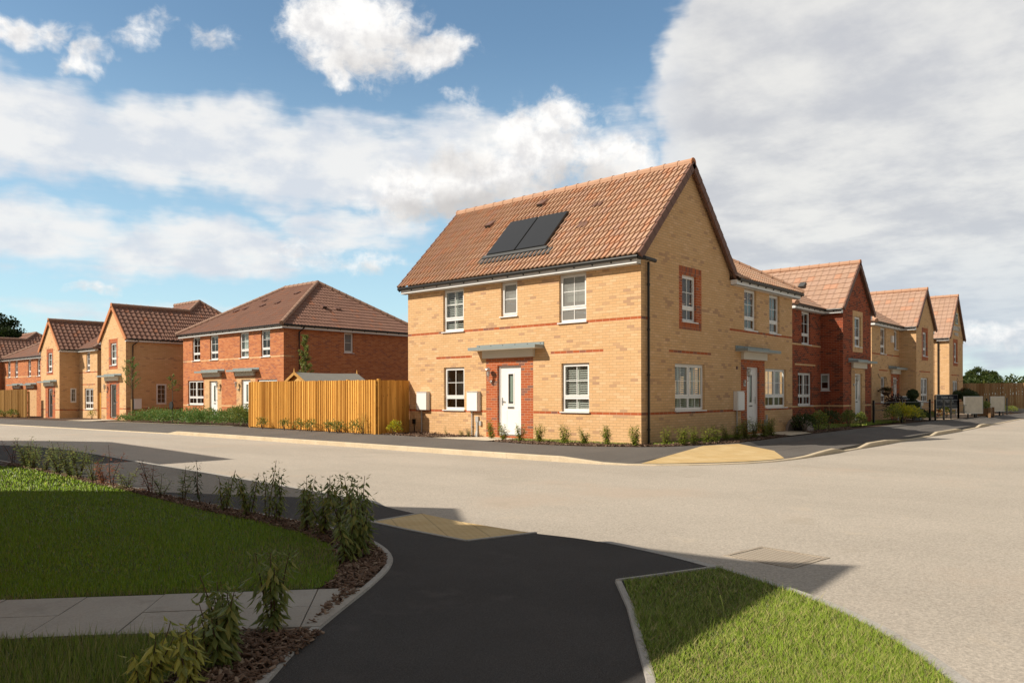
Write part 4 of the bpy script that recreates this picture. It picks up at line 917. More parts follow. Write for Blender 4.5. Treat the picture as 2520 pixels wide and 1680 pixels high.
window(E_, fes, 25.18, 25.78, 3.74, 4.82, bars=(0, 1), glass='frosted glass')
door(E_, fe, 40.87, 41.78, .15, 2.27, hinge=1); door(E_, fe, 37.37, 38.29, .15, 2.30, hinge=1)
canopy(E_, fe, 40.06, 42.75, 2.74, box=(40.42, 42.42)); canopy(E_, fe, 36.50, 39.15, 2.74, box=(36.87, 38.83)); lamp(E_, fe, 40.60, 2.05); lamp(E_, fe, 38.56, 2.05)
rm = MB(); t = 'roof tile brown'; ex0, ex1, ey0, ey1 = 21.2, 30.9, 33.9, 45.23; xr = 26.05; ya, yb = 37.9, 41.2; z0 = 5.0; mf = .6; me_ = 4.85*.6/4.0
roofface(rm, (ex0, ey1), (ex0, ey0), z0, mf, 4.85, t, wave=.20, pts=4, amp=.028, poly=[(ex0, ey0), (ex0, ey1), (xr, yb), (xr, ya)])
roofface(rm, (ex0, ey0), (ex1, ey0), z0, me_, 4.0, t, wave=.20, pts=4, amp=.03, poly=[(ex0, ey0), (ex1, ey0), (xr, ya)])
roofface(rm, (ex1, ey0), (ex1, ey1), z0, mf, 4.85, t, wave=.30, pts=4, poly=[(ex1, ey0), (ex1, ey1), (xr, yb), (xr, ya)])
roofface(rm, (ex1, ey1), (ex0, ey1), z0, me_, 4.03, t, wave=.30, pts=4, poly=[(ex1, ey1), (ex0, ey1), (xr, yb)])
RE_ = rm.build('roof', E_); zr = z0+mf*4.85+.04
ridge(RE_, (xr, ya, zr), (xr, yb, zr), .12, 'ridge tile brown')
for p in ((ex0, ey0, ya), (ex0, ey1, yb), (ex1, ey0, ya)): ridge(RE_, (p[0], p[1], z0+.05), (xr, p[2], zr), .12, 'ridge tile brown', .42, 'hip_tiles')
nE = Vector((-.5145, 0, .8575)); uE = Vector((.8575, 0, .5145))
for y, x in ((38.2, 24.9), (40.9, 24.5), (38.6, 23.9), (40.0, 23.8), (42.4, 23.5), (41.7, 23.7)): roofvent(RE_, (x, y, z0+(x-ex0)*mf), (0, -1, 0), uE, nE, 'slot')
roofvent(RE_, (24.8, 35.6, z0+(35.6-ey0)*me_), (1, 0, 0), (0, .81, .587), (0, -.587, .81), 'hood'); roofvent(RE_, (25.7, 35.6, z0+(35.6-ey0)*me_), (1, 0, 0), (0, .81, .587), (0, -.587, .81), 'slot')
fascia(E_, fe, 34.0, 45.13, 4.85); fascia(E_, fes, 21.3, 30.8, 4.85)
gutter(E_, (21.29, 33.95, 4.97), (21.29, 45.2, 4.97), 0, (-1, 0, 0), step=.7); gutter(E_, (21.25, 33.99, 4.97), (30.9, 33.99, 4.97), 0, (0, -1, 0), step=.8)
pipe(E_, [(22.55, 33.95, 4.93), (22.35, 34.12, 4.66), (22.35, 34.12, .1)], .036); settle(E_)
# ============ left gabled houses F, G, I
def leftgable(name, label, yR, yL, xf, b, tag_, main, red, gable, rest, sideops=(), xback=29, apexz=6.85, recess=None, gl=-.25, ax=24.99, az=7.7):
    """front gable facing the road (x = xf) from yR to yL; side wall at yR; rear block with a hip"""
    H = thing(name, label, 'house', (xf+4, (yR+yL)/2, 0)); ff, fs = Fr('x', xf), Fr('y', yR)
    lb = (LB[0]+b, LB[1]+b); zt = 4.94+b
    m = (apexz-zt-.12)/((yL-yR)/2+.28)
    wall(ff, yR, yL, gl, apexz, main, gable['ops'], [(yR, yL, *lb, red)] + gable['rects'], H, cuts=[((xf, yR-.28, zt+.1), (0, -m, 1)), ((xf, yL+.28, zt+.1), (0, m, 1))])
    wall(fs, xf, xback, gl, zt+.1, main, sideops, [(xf, xback, *lb, red)], H)
    wall(Fr('y', yL, 1), xf, xback, gl, zt+.1, main, (), (), H)
    ym = (yR+yL)/2; rm = MB(); t = 'roof tile brown'; zz = zt+.12; run = ym-yR+.28
    hw = (az-zz)/m; xe = xback+.3
    roofface(rm, (xf-.08, yR-.28), (xe, yR-.28), zz, m, run, t, wave=.30, course=.345, amp=.055, step=.035, pts=4, sdir=1, poly=None)
    roofface(rm, (xe, yL+.28), (xf-.08, yL+.28), zz, m, run, t, wave=.30, course=.345, amp=.055, step=.035, pts=4)
    # rear block: taller hip with its end plane flush with the side slope
    yh = yR-.28+hw; xl, xr_ = ax-hw*1.35, ax+hw*1.35
    roofface(rm, (xl, yR-.281), (xr_, yR-.281), zz, m, hw, t, wave=.30, course=.345, amp=.055, step=.035, pts=4, poly=[(xl, yR-.28), (xr_, yR-.28), (ax, yh)])
    mf_ = (az-zz)/(ax-xl)
    yq = yL+2.5
    roofface(rm, (xl, yq), (xl, yR-.28), zz, mf_, ax-xl, t, wave=.30, course=.345, pts=4, amp=.024, poly=[(xl, yR-.28), (ax, yh), (ax, yq), (xl, yq)])
    roofface(rm, (xr_, yR-.28), (xr_, yq), zz, mf_, ax-xl, t, wave=.30, course=.345, pts=4, amp=.024, poly=[(xr_, yR-.28), (ax, yh), (ax, yq), (xr_, yq)])
    RO = rm.build('roof', H)
    ridge(RO, (xf-.1, ym, apexz+.07), (ax-(az-apexz)/mf_, ym, apexz+.07), .12, 'ridge tile brown', .45, endcap='verge orange')
    ridge(RO, (ax, yh, az+.05), (ax, yq, az+.05), .12, 'ridge tile brown'); 
    for xx in (xl, xr_):
        k = (apexz-zz)/(az-zz) if xx == xl else 0.
        ridge(RO, Vector((xx, yR-.28, zz+.05)).lerp(Vector((ax, yh, az+.05)), k), (ax, yh, az+.05), .11, 'ridge tile brown', .42, 'hip_tiles')
    verge(RO, (xf-.08, yR-.26, zz), (xf-.08, ym, apexz+.05), m, (-1, 0, 0), 'verge orange', 9, .15, .05); verge(RO, (xf-.08, yL+.26, zz), (xf-.08, ym, apexz+.05), m, (-1, 0, 0), 'verge orange', 9, .15, .05)
    fascia(H, fs, xf-.05, xback, zt); fascia(H, Fr('y', yL, 1), xf-.05, xf+1.5, zt)
    gutter(H, (xf, yR-.21, zt+.11), (xback, yR-.21, zt+.11), 0, (0, -1, 0), step=1.1)
    return H, ff, fs
r2_, m2_ = 'red brick two', 'buff brick two'; b = -.28
F_, ff, fsd_ = leftgable('gabled_house', 'yellow brick gabled house next to the red pair, with one window in its side wall', 47.1, 50.72, 19.1, b, ' two', m2_, r2_,
    dict(ops=[(48.45, 49.32, 3.29, 4.63), (48.48, 49.42, .12, 2.16)], rects=[(48.26, 49.58, 3.29, 4.63, r2_), (48.26, 49.58, 4.63, 4.88, 'red soldier two'), (48.26, 49.58, 3.05, 3.29, 'red soldier two'), (48.02, 49.94, -.3, 2.34, r2_)]), None,
    sideops=[(20.87, 21.50, .93, 2.17)], apexz=6.85, ax=24.9, az=7.66)
window(F_, ff, 48.45, 49.32, 3.29, 4.63, trans=.29, inner='net'); window(F_, fsd_, 20.87, 21.50, .93, 2.17, bars=(1, 3), sill=False, D=-.02)
door(F_, ff, 48.48, 49.42, .12, 2.16, dark=True); canopy(F_, ff, 47.70, 50.32, 2.60, box=(48.0, 50.02)); lamp(F_, ff, 49.80, 1.98); meter(F_, fsd_, 19.51, 19.95, .66, 1.27, .1)
pipe(F_, [(19.75, 46.9, 4.7), (19.47, 47.02, 4.42), (19.47, 47.02, .1)], .036); settle(F_)
r3_, m3_ = 'red brick three', 'buff brick three'; b = -.475
G_, fg3, fgs3 = leftgable('gabled_house', 'second yellow brick gabled house on the left, with a lower recessed wing', 57.95, 61.55, 19.13, b, ' three', m3_, r3_,
    dict(ops=[(59.33, 60.20, 3.1, 4.44), (59.28, 60.15, -.05, 1.96)], rects=[(59.13, 60.43, 3.1, 4.44, r3_), (59.13, 60.43, 4.44, 4.72, 'red soldier three'), (59.13, 60.43, 2.9, 3.1, 'red soldier three'), (58.75, 60.68, -.5, 2.14, r3_)]), None,
    sideops=[(19.81, 20.2, .98, 1.98)], apexz=6.66, gl=-.4, ax=24.9, az=7.45)
window(G_, fg3, 59.33, 60.20, 3.1, 4.44, trans=.29, inner='net'); window(G_, fgs3, 19.81, 20.2, .98, 1.98, bars=(1, 2), sill=False, D=-.02)
door(G_, fg3, 59.28, 60.15, -.05, 1.96, dark=True); canopy(G_, fg3, 58.45, 61.05, 2.38, box=(58.8, 60.82)); lamp(G_, fg3, 58.95, 1.75)
f4 = Fr('x', 20.38)
wall(f4, 54.78, 57.95, -.4, 4.5, m3_, [(56.03, 56.66, 3.13, 4.42), (55.47, 56.98, .54, 1.95)], [(54.78, 57.95, LB[0]+b, LB[1]+b, r3_), (54.78, 57.95, UB[0]+b, UB[1]+b, r3_), (55.16, 57.56, 2.2475-.075+.0, 2.2475, r3_)], G_)
wall(Fr('y', 54.78), 20.38, 28, -.4, 4.5, m3_, (), (), G_)
window(G_, f4, 56.03, 56.66, 3.13, 4.42, trans=.29); window(G_, f4, 55.47, 56.98, .54, 1.95, cols=2, trans=.29)
rm = MB(); roofface(rm, (20.08, 58.6), (20.08, 54.48), 4.58, .6, 3.5, 'roof tile brown', wave=.30, course=.33, pts=4, poly=[(20.08, 54.48), (20.08, 59.4), (23.58, 62.9), (23.58, 57.98)])
roofface(rm, (20.08, 54.48), (28, 54.48), 4.58, .6, 3.5, 'roof tile brown', wave=.30, course=.33, pts=4, poly=[(20.06, 54.46), (28, 54.46), (28, 57.98), (23.58, 57.98)])
rr = rm.build('roof', G_); ridge(rr, (20.08, 54.5, 4.63), (22.0, 56.42, 5.78), .10, 'ridge tile brown', .42, 'hip_tiles')
fascia(G_, f4, 54.6, 57.9, 4.465); gutter(G_, (20.17, 54.55, 4.58), (20.17, 57.7, 4.58), 0, (-1, 0, 0)); settle(G_)
# I: red side wall at the left edge of the picture
I_, fi, fis = leftgable('gabled_house', 'red brick gabled house at the left edge of the street, only its shaded side showing', 77.0, 80.6, 19.7, -.55, '', ob, bb, dict(ops=[(78.4, 79.2, 2.9, 4.3)], rects=[]), None, apexz=6.42, gl=-.6, ax=24.35, az=7.15)
window(I_, fi, 78.4, 79.2, 2.9, 4.3, trans=.29); settle(I_)
# H: hipped red pair farther left
b = -.5
H_ = thing('hipped_house', 'far red brick pair of houses seen over the fence at the left edge', 'house', (25, 72, 0)); fh = Fr('x', 21.0)
wins = [(75.0, 75.75), (73.1, 73.85), (69.9, 70.6), (67.75, 68.45)]
wall(fh, 66.2, 76.85, -.6, 4.45, ob, [(a, c, 3.0, 4.36) for a, c in wins], [(66.2, 76.85, 2.98, 3.055, bb), (71.8, 73.6, -.6, 1.9, bb), (68.6, 70.4, -.6, 1.9, bb)], H_)
wall(Fr('y', 66.2), 21, 30, -.6, 4.45, ob, (), (), H_); wall(Fr('y', 76.85, 1), 21, 30, -.6, 4.45, ob, (), (), H_)
for a, c in wins: window(H_, fh, a, c, 3.0, 4.36, trans=.29, inner='curtain')
canopy(H_, fh, 71.9, 74.6, 2.30); canopy(H_, fh, 68.6, 71.2, 2.30)
for c_ in (72.7, 69.6): door(H_, fh, c_-.45, c_+.45, -.25, 1.8)
rm = MB(); hx0, hx1, hy0, hy1, hz = 20.7, 30.3, 65.9, 77.15, 4.5; xr = 25.5; ya, yb = 69.9, 73.1
roofface(rm, (hx0, hy1), (hx0, hy0), hz, .56, 4.8, t, wave=.35, course=.345, pts=4, poly=[(hx0, hy0), (hx0, hy1), (xr, yb), (xr, ya)])
roofface(rm, (hx0, hy0), (hx1, hy0), hz, .56*4.8/4, 4.0, t, wave=.35, course=.345, pts=4, poly=[(hx0, hy0), (hx1, hy0), (xr, ya)])
roofface(rm, (hx1, hy1), (hx0, hy1), hz, .56*4.8/4.05, 4.05, t, wave=.35, course=.345, pts=4, poly=[(hx0, hy1), (hx1, hy1), (xr, yb)])
RH = rm.build('roof', H_); zr = hz+.56*4.8+.04; ridge(RH, (xr, ya, zr), (xr, yb, zr), .12, 'ridge tile brown'); ridge(RH, (hx0, hy1, hz+.05), (xr, yb, zr), .12, 'ridge tile brown', .42, 'hip_tiles')
fascia(H_, fh, 66, 77, 4.41); gutter(H_, (20.79, 66, 4.52), (20.79, 77, 4.52), 0, (-1, 0, 0)); settle(H_)
# ============ houses behind and beside the camera (they throw the shade on the near verge)
def shader_house(name, label, xc, depth, sky, zlow=-.1):
    H = thing(name, label, 'house', (xc-depth/2, (sky[0][0]+sky[-1][0])/2, 0)); mb = MB()
    for x in (xc, xc-depth): mb.poly([(x, sky[0][0], zlow)] + [(x, y, z) for y, z in sky] + [(x, sky[-1][0], zlow)], 'buff brick')
    for (y, z) in (sky[0], sky[-1]): mb.poly([(xc, y, zlow), (xc-depth, y, zlow), (xc-depth, y, z), (xc, y, z)], 'buff brick')
    mb.build('wall', H); rm = MB()
    for (a, za), (b_, zb) in zip(sky, sky[1:]): rm.hexa([(xc+.06, a, za-.02), (xc+.06, b_, zb-.02), (xc-depth, b_, zb-.02), (xc-depth, a, za-.02), (xc+.06, a, za+.10), (xc+.06, b_, zb+.10), (xc-depth, b_, zb+.10), (xc-depth, a, za+.10)], 'roof tile tan')
    rm.build('roof', H)
    fr = Fr('x', xc, 1)
    n = 0
    y = sky[0][0]+1.2
    while y < sky[-1][0]-1.5:
        window(H, fr, y, y+1.0, 1.0, 2.3, trans=.29, D=.02); y += 3.4
    settle(H)
shader_house('house', 'buff brick house close beside the photographer, outside the picture', -1.0, 8.0, [(4.55, 4.25), (6.4, 7.2), (7.0, 6.80), (9.1, 6.56), (9.62, 6.22), (11.65, 7.30), (12.6, 6.62), (14.5, 5.5), (15.6, 4.2)])
shader_house('house', 'buff brick house farther along the near side of the street, outside the picture', 1.0, 9.0, [(20.1, 5.0), (21.45, 7.4), (26, 7.8), (31.4, 8.2), (33, 7.3), (35.5, 5.0)])

# unseen tall block and rear house, added to cut sky light in the foreground
shader_house('house', 'tall unseen buff brick block added behind the near row to dim the sky light', -9.2, 6.0, [(9.5, 8.0), (13, 11.2), (18, 11.2), (22, 8.0)])
shader_house('house', 'unseen buff brick house added behind the photographer to dim the foreground sky light', -2.0, 8.0, [(-11, 5.2), (-6.5, 8.8), (-2.0, 5.2)])

# ------------------------------------------------------------------ vegetation helpers
import numpy as np
def leaf(mb, p, d, side, L, W, mat, fold=.25, u=0.):
    """one pointed leaf from p along d"""
    t = p+d*L; m = p+d*L*.42; n = d.cross(side)
    a, b = m+side*W*.5+n*W*fold, m-side*W*.5+n*W*fold
    i = len(mb.v); mb.v.extend([tuple(p), tuple(a), tuple(t), tuple(b)]); k = mb.mat(mat)
    mb.f.append((i, i+1, i+2)); mb.f.append((i, i+2, i+3)); mb.mi += [k, k]; mb.uv += [(u, .5), (u, .5)]
def rv(r): 
    while True:
        v = Vector((r.uniform(-1, 1), r.uniform(-1, 1), r.uniform(-1, 1)))
        if .05 < v.length < 1: return v.normalized()
def shrub(name, label, cat, x, y, z, h, stems=4, spread=.12, L=.06, W=.022, step=.028, droop=.45, mat='leaf fresh', seed=1, group=None, bare=.18, stakes=0, tipmat=None, wide=0.):
    r = random.Random(seed); T = thing(name, label, cat, (x, y, z), group); st, fo = MB(), MB()
    for s in range(stems):
        a = r.uniform(0, 6.283); hh = h*r.uniform(.62, 1.0) if s else h; sp = spread*r.uniform(.3, 1)
        pts = []; n = 7; o = Vector((math.cos(a)*.02, math.sin(a)*.02, 0)); wob = rv(r)*.02
        for i in range(n):
            f = i/(n-1); pts.append(o+Vector((math.cos(a)*sp*f**1.3+wob.x*math.sin(f*5), math.sin(a)*sp*f**1.3+wob.y*math.sin(f*4), hh*f)))
        st.tube([p+Vector((x, y, z)) for p in pts], [.005*(1-.7*i/(n-1))*(1+h) for i in range(n)], 'stem brown', 5)
        k = bare*r.uniform(.6, 1.4); ph = r.uniform(0, 6.28)
        while k < 1.0:
            i = min(int(k*(n-1)), n-2); f = k*(n-1)-i; p = pts[i].lerp(pts[i+1], f)+Vector((x, y, z))
            for q in range(r.choice((1, 2, 2, 3))):
                ph += 2.4+r.uniform(-.5, .5); out = Vector((math.cos(ph), math.sin(ph), 0)); up_ = r.uniform(.1, .8)-droop*1.4*r.random()*(1.15-k*.4)
                d = (out*1.0+Vector((0, 0, up_-droop if k < .93 else .5))).normalized(); side = d.cross(Vector((0, 0, 1))).normalized() if abs(d.z) < .98 else Vector((1, 0, 0))
                side = (side+rv(r)*.35).normalized(); l = L*r.uniform(.6, 1.15)*(1.0 if k < .9 else .7)
                base = p+out*r.uniform(0, wide+.09*h)+Vector((0, 0, r.uniform(-.01, .01)))
                leaf(fo, base, d, side, l, W*l/L*r.uniform(.8, 1.2), tipmat if (tipmat and k > .8) else mat, .2, r.randint(1, 90000)*1.37)
            k += step*.8/h*r.uniform(.6, 1.4)
    a = st.build('stem', T); b = fo.build('foliage', T)
    if stakes:
        m = MB(); m.tube([(x+.05, y+.03, z), (x+.05, y+.03, z+h*1.25)], .006, 'stake', 5); m.build('cane', T)
    for o_ in (a, b): o_.matrix_parent_inverse = Matrix.Translation((-x, -y, -z))
    for o_ in C.objects:
        if o_.parent == T and o_.name.startswith('cane'): o_.matrix_parent_inverse = Matrix.Translation((-x, -y, -z))
    return T
def mound(fo, c, rx, ry, rz, n, L, W, mat, r, flat=0.35, shell=.55, mat2=None, upbias=.2):
    """leaves through an uneven ellipsoid"""
    lob = [(rv(r), r.uniform(.75, 1.2)) for _ in range(9)]
    for i in range(n):
        d = rv(r)
        if d.z < -.35: d.z = -d.z
        k = max(w*max(0, d.dot(l))**3 for l, w in lob)*.45+.68
        rad = k*(shell+(1-shell)*r.random()) if r.random() < .8 else k*r.random()
        p = Vector((c[0]+d.x*rx*rad, c[1]+d.y*ry*rad, c[2]+d.z*rz*rad))
        dd = (d+rv(r)*.9+Vector((0, 0, upbias))).normalized(); side = dd.cross(rv(r)).normalized()
        leaf(fo, p, dd, side, L*r.uniform(.6, 1.2), W*r.uniform(.7, 1.2), mat2 if (mat2 and r.random() < .3) else mat, .2, r.randint(1, 90000)*1.37)
def bush(name, label, cat, c, rx, ry, rz, n, L, W, mat, seed, group=None, stems=True, mat2=None, shell=.55, stakes=()):
    r = random.Random(seed); T = thing(name, label, cat, (c[0], c[1], c[2]-rz*.6), group); fo = MB(); mound(fo, c, rx, ry, rz, n, L, W, mat, r, mat2=mat2, shell=shell); kids = [fo.build('foliage', T)]
    st = MB()
    for s in range(5): a = r.uniform(0, 6.28); st.tube([(c[0]+.02*math.cos(a), c[1]+.02*math.sin(a), c[2]-rz*.75), (c[0]+rx*.45*math.cos(a), c[1]+ry*.45*math.sin(a), c[2]+rz*.3)], [.01, .004], 'stem brown', 5)
    kids.append(st.build('stem', T))
    if stakes:
        m = MB()
        for sx, sy in stakes: m.tube([(c[0]+sx, c[1]+sy, c[2]-rz), (c[0]+sx, c[1]+sy, c[2]+rz+.22)], .007, 'stake', 5)
        kids.append(m.build('cane', T))
    for k in kids: k.matrix_parent_inverse = Matrix.Translation(-T.location)
    return T
ORD = ['first', 'second', 'third', 'fourth', 'fifth', 'sixth', 'seventh', 'eighth', 'ninth', 'tenth', 'eleventh', 'twelfth', 'thirteenth', 'fourteenth']
# ---- row in front of the corner house, lit side (from the drainpipe corner towards the door)
row = [(17.10, 10.84, .50, 5), (16.82, 11.5, .50, 4), (16.80, 12.25, .43, 4), (16.50, 12.69, .50, 4), (16.63, 13.66, .50, 4), (16.52, 14.25, .48, 3), (16.80, 15.17, .46, 3), (17.05, 15.85, .52, 3)]
for i, (x, y, h, s) in enumerate(row):
    shrub('shrub', 'thin laurel along the sunlit front wall, %s from the drainpipe corner' % ORD[i], 'shrub', x, y, .15, h*1.08, s+2, .15, .085, .032, .016, .5, 'leaf fresh', 11+i, 'young laurels planted along the corner house', bare=.12)
row = [(17.95, 10.42, .50, 5), (18.12, 10.05, .50, 7), (18.55, 9.92, .48, 5), (19.15, 9.86, .48, 5), (19.62, 9.90, .48, 6), (20.5, 9.95, .48, 6), (20.95, 9.85, .56, 7), (21.5, 9.85, .66, 9), (22.3, 9.95, .64, 8), (22.9, 9.9, .56, 8), (23.6, 9.95, .62, 8), (24.0, 10.3, .5, 7)]
for i, (x, y, h, s) in enumerate(row):
    shrub('shrub', 'leafy laurel along the shaded side wall, %s from the drainpipe' % ORD[i], 'shrub', x, y, .15, h, s, .15, .08, .032, .020, .35, 'leaf fresh', 31+i, 'young laurels planted along the corner house', bare=.05, wide=.03)
# small shrubs by the meter boxes
for i, (x, y, h, m) in enumerate([(17.05, 17.75, .34, 'leaf fresh'), (17.2, 17.25, .22, 'leaf laurel'), (17.15, 16.95, .30, 'leaf laurel'), (16.8, 18.7, .18, 'leaf purple'), (16.9, 18.2, .16, 'leaf purple')]):
    shrub('shrub', ['spindly bent shrub between the two meter boxes', 'small low shrub under the ground floor window of the corner house', 'bushy little shrub between the window and the cable duct', 'low purple shrub under the meter box nearest the fence', 'low purple shrub beside the grey meter pipe'][i], 'shrub', x, y, .16, h, 2 if i == 0 else 7, .16, .05, .022, .02, .2, m, 60+i)
bush('shrub', 'golden yellow shrub at the corner of the timber fence', 'shrub', (16.35, 19.55, .40), .30, .28, .27, 420, .075, .03, 'leaf bright yellow', 70, mat2='leaf fresh')
# shrubs along the timber fence
for i, (x, y) in enumerate([(16.35, 27.3), (16.25, 25.6), (16.1, 24.4), (16.05, 23.6), (16.0, 22.4), (15.98, 21.9), (15.93, 20.9)]):
    bush('shrub', 'low dark green shrub along the tall timber fence, %s from its far end' % ORD[i], 'shrub', (x-.12, y, .17+.20), .26, .26, .27, 170, .085, .032, 'leaf laurel', 80+i, 'low shrubs at the foot of the timber fence', shell=.3)
shrub('shrub', 'pale yellow upright shrub at the foot of the timber fence', 'shrub', 15.80, 20.45, .18, .75, 5, .16, .06, .022, .05, .2, 'leaf yellow', 95)
# ---- left verge planting bed
NB = 'mixed shrubs planted along the left bed'
LBED = [(5.26, 18.3, .55, 3, 'leaf rust', .05, 'rust brown twiggy shrub at the far end of the left bed'),
 (5.22, 17.3, .62, 9, 'leaf laurel', .07, 'tallest rounded green shrub at the far end of the left bed'), (5.2, 16.9, .5, 8, 'leaf laurel', .07, 'green shrub just in front of the tall rounded one in the left bed'),
 (5.2, 16.2, .46, 7, 'leaf laurel', .06, 'low green shrub between two taller ones in the far left bed'), (5.16, 15.4, .60, 9, 'leaf laurel', .065, 'broad green shrub with spreading top in the left bed'),
 (5.14, 14.75, .62, 9, 'leaf laurel', .065, 'tall spreading green shrub in the middle of the far left bed'), (5.10, 14.25, .58, 8, 'leaf laurel', .065, 'spreading green shrub beside the bright feathery one'),
 (5.10, 13.6, .52, 7, 'leaf fresh', .04, 'bright green feathery shrub in the left bed'), (5.08, 13.1, .40, 6, 'leaf rust', .05, 'low rusty orange shrub at the foot of the feathery shrub'),
 (5.06, 12.75, .66, 2, 'leaf rust', .055, 'single tall stem with a rusty brown leaf tuft on top'), (5.02, 12.1, .34, 6, 'leaf laurel', .06, 'small green shrub beside the rusty tufted stem'),
 (4.98, 11.2, .52, 4, 'leaf rust', .055, 'bright orange and brown withered shrub by the kerb edging'), (4.97, 10.8, .36, 4, 'leaf fresh', .06, 'small fresh green shrub next to the orange withered one'),
 (4.93, 10.1, .48, 4, 'leaf laurel', .07, 'open green shrub with arching leaves after the orange one'), (4.92, 9.55, .60, 2, 'leaf dark', .05, 'thin upright stem with a dark seed head in the left bed'),
 (4.88, 8.9, .50, 4, 'leaf laurel', .075, 'drooping green shrub where the lawn falls into shade'), (4.87, 8.35, .52, 5, 'leaf laurel', .075, 'shaded green shrub before the pale twiggy one in the left bed'),
 (4.88, 7.95, .68, 2, 'leaf laurel', .045, 'tall twiggy shrub with pale dry tops in the left bed'), (4.84, 7.65, .60, 4, 'leaf laurel', .075, 'shrub behind the tall twiggy one in the shaded left bed'),
 (4.78, 7.05, .58, 6, 'leaf laurel', .08, 'dark shrub with forked stems in the shaded left bed'), (4.72, 6.62, .62, 5, 'leaf laurel', .085, 'leafy shrub in the middle of the shaded bed'),
 (4.70, 6.25, .64, 6, 'leaf laurel', .085, 'leafy upright shrub next to the tallest thin tip in the shaded bed'), (4.58, 5.88, .68, 5, 'leaf laurel', .085, 'shrub with a thin spiky tip above its leaves'),
 (4.32, 5.50, .56, 4, 'leaf laurel', .095, 'dense drooping laurel at the bend of the path edging'), (4.12, 5.38, .50, 3, 'leaf laurel', .09, 'laurel with bare lower stems at the bend of the path edging')]
for i, (x, y, h, s, m, L, lab) in enumerate(LBED):
    shrub('shrub', lab, 'shrub', x-.10, y, .065, h, s, .22 if y > 12 else .17, L*1.15, L*.42, .026 if y < 9 else .026, .85 if y < 10 else .3, m, 200+i, NB, bare=.12 if y > 12 else .22)
FG = [(2.55, 4.16, .50, 5, 'leaf laurel', .075, .10, 'tall twin stemmed laurel beside the slab path'), (2.18, 4.05, .44, 6, 'leaf laurel', .07, .14, 'bushy green laurel in front of the slab path'), (2.02, 3.86, .40, 7, 'leaf laurel', .085, .12, 'broad leaved laurel low in the front bed'),
      (1.62, 3.74, .33, 5, 'leaf yellow', .07, .08, 'yellowing laurel nearest the bottom left corner'), (1.80, 3.68, .30, 4, 'leaf yellow', .07, .08, 'yellowing laurel with hanging leaves in the front bed')]
for i, (x, y, h, s, m, L, sp, lab) in enumerate(FG):
    shrub('shrub', lab, 'shrub', x, y, .065, h, s, sp, L*1.2, L*.42, .022, .85, m, 300+i, 'laurels in the front bed by the path', bare=.15)
# ---- right hand gardens
for i, (x, y, h, w_, m) in enumerate([(27.0, 10.2, .34, .55, 'leaf dark'), (28.0, 10.1, .36, .55, 'leaf laurel'), (28.9, 10.05, .42, .6, 'leaf dark'), (31.6, 10.2, .36, .42, 'leaf laurel'), (33.4, 10.3, .30, .32, 'leaf laurel'), (36.9, 10.0, .42, .65, 'leaf laurel')]):
    bush('shrub', ['dark bushy shrub just past the curved stone planter', 'green bushy shrub left of the dark red house bay', 'tall dark bush below the small square window', 'bush with a cane in front of the red brick side wall', 'small bush beside the front door of the dark red house', 'green bush right of the door of the dark red house'][i], 'shrub', (x, y, .16+h*.85), w_, w_*.7, h, 500, .10, .045, m, 400+i, 'bushes in front of the dark red house', mat2='leaf fresh' if i in (1, 5) else None, stakes=((.1, 0),) if i in (2, 3) else ())
bush('shrub', 'bright yellow leaved shrub with canes beside the black railing', 'shrub', (38.3, 9.95, .58), .95, .6, .44, 1100, .12, .05, 'leaf bright yellow', 420, mat2='leaf yellow', stakes=((-.6, 0), (-.2, .1), (.25, 0), (.6, .1)))
bush('shrub', 'yellow green shrub at the edge of the pavement next to the brightest one', 'shrub', (39.7, 9.9, .46), .75, .5, .33, 650, .11, .045, 'leaf yellow', 421, mat2='leaf fresh')
bush('shrub', 'dark purple leaved shrub under the hanging basket', 'shrub', (40.4, 10.9, .85), .95, .55, .62, 520, .15, .07, 'leaf purple', 422, shell=.2)
def topiary(name, label, x, y, z, balls, seed, stem=True):
    T = thing(name, label, 'topiary', (x, y, z)); r = random.Random(seed); kids = []
    if stem:
        s = MB(); s.tube([(x, y, z), (x, y, z+max(b[0] for b in balls))], .025, 'bark', 8); kids.append(s.build('stem', T))
    for (h, rr, rx) in balls:
        f = MB(); n = 900; core_n = 8
        for a_ in range(core_n):
            t0, t1 = math.pi*a_/core_n, math.pi*(a_+1)/core_n
            for b_ in range(14):
                p0, p1 = 6.2832*b_/14, 6.2832*(b_+1)/14; S_ = lambda t, p: (x+rx*rr*.9*math.sin(t)*math.cos(p), y+rx*rr*.9*math.sin(t)*math.sin(p), z+h+rr*.9*math.cos(t))
                f.poly([S_(t1, p0), S_(t1, p1), S_(t0, p1), S_(t0, p0)], 'leaf box', (3.7, .5))
        for i in range(n):
            d = rv(r); p = Vector((x, y, z+h))+Vector((d.x*rr*rx, d.y*rr*rx, d.z*rr))*r.uniform(.82, 1.04); dd = (d+rv(r)*.7).normalized(); leaf(f, p, dd, dd.cross(rv(r)).normalized(), .055, .035, 'leaf box', .2, r.randint(1, 90000)*1.37)
        kids.append(f.build('foliage_ball', T))
    for k in kids: k.matrix_parent_inverse = Matrix.Translation(-T.location)
topiary('topiary', 'clipped double ball topiary behind the black railing', 41.6, 10.4, .14, [(1.30, .24, 1.05), (.78, .27, 1.1)], 5)
topiary('topiary', 'clipped single ball standard beside the farthest house window', 52.3, 10.6, .14, [(1.25, .26, 1.05)], 6)
T_ = topiary('topiary', 'dark cloud pruned bush behind the silver board', 52.0, 10.0, .14, [(1.12, .32, 1.2), (1.30, .26, 1.2)], 7)
T_ = topiary('topiary', 'dark rounded standard bush left of the grey pedestal', 53.6, 10.1, .14, [(1.12, .36, 1.1)], 9)
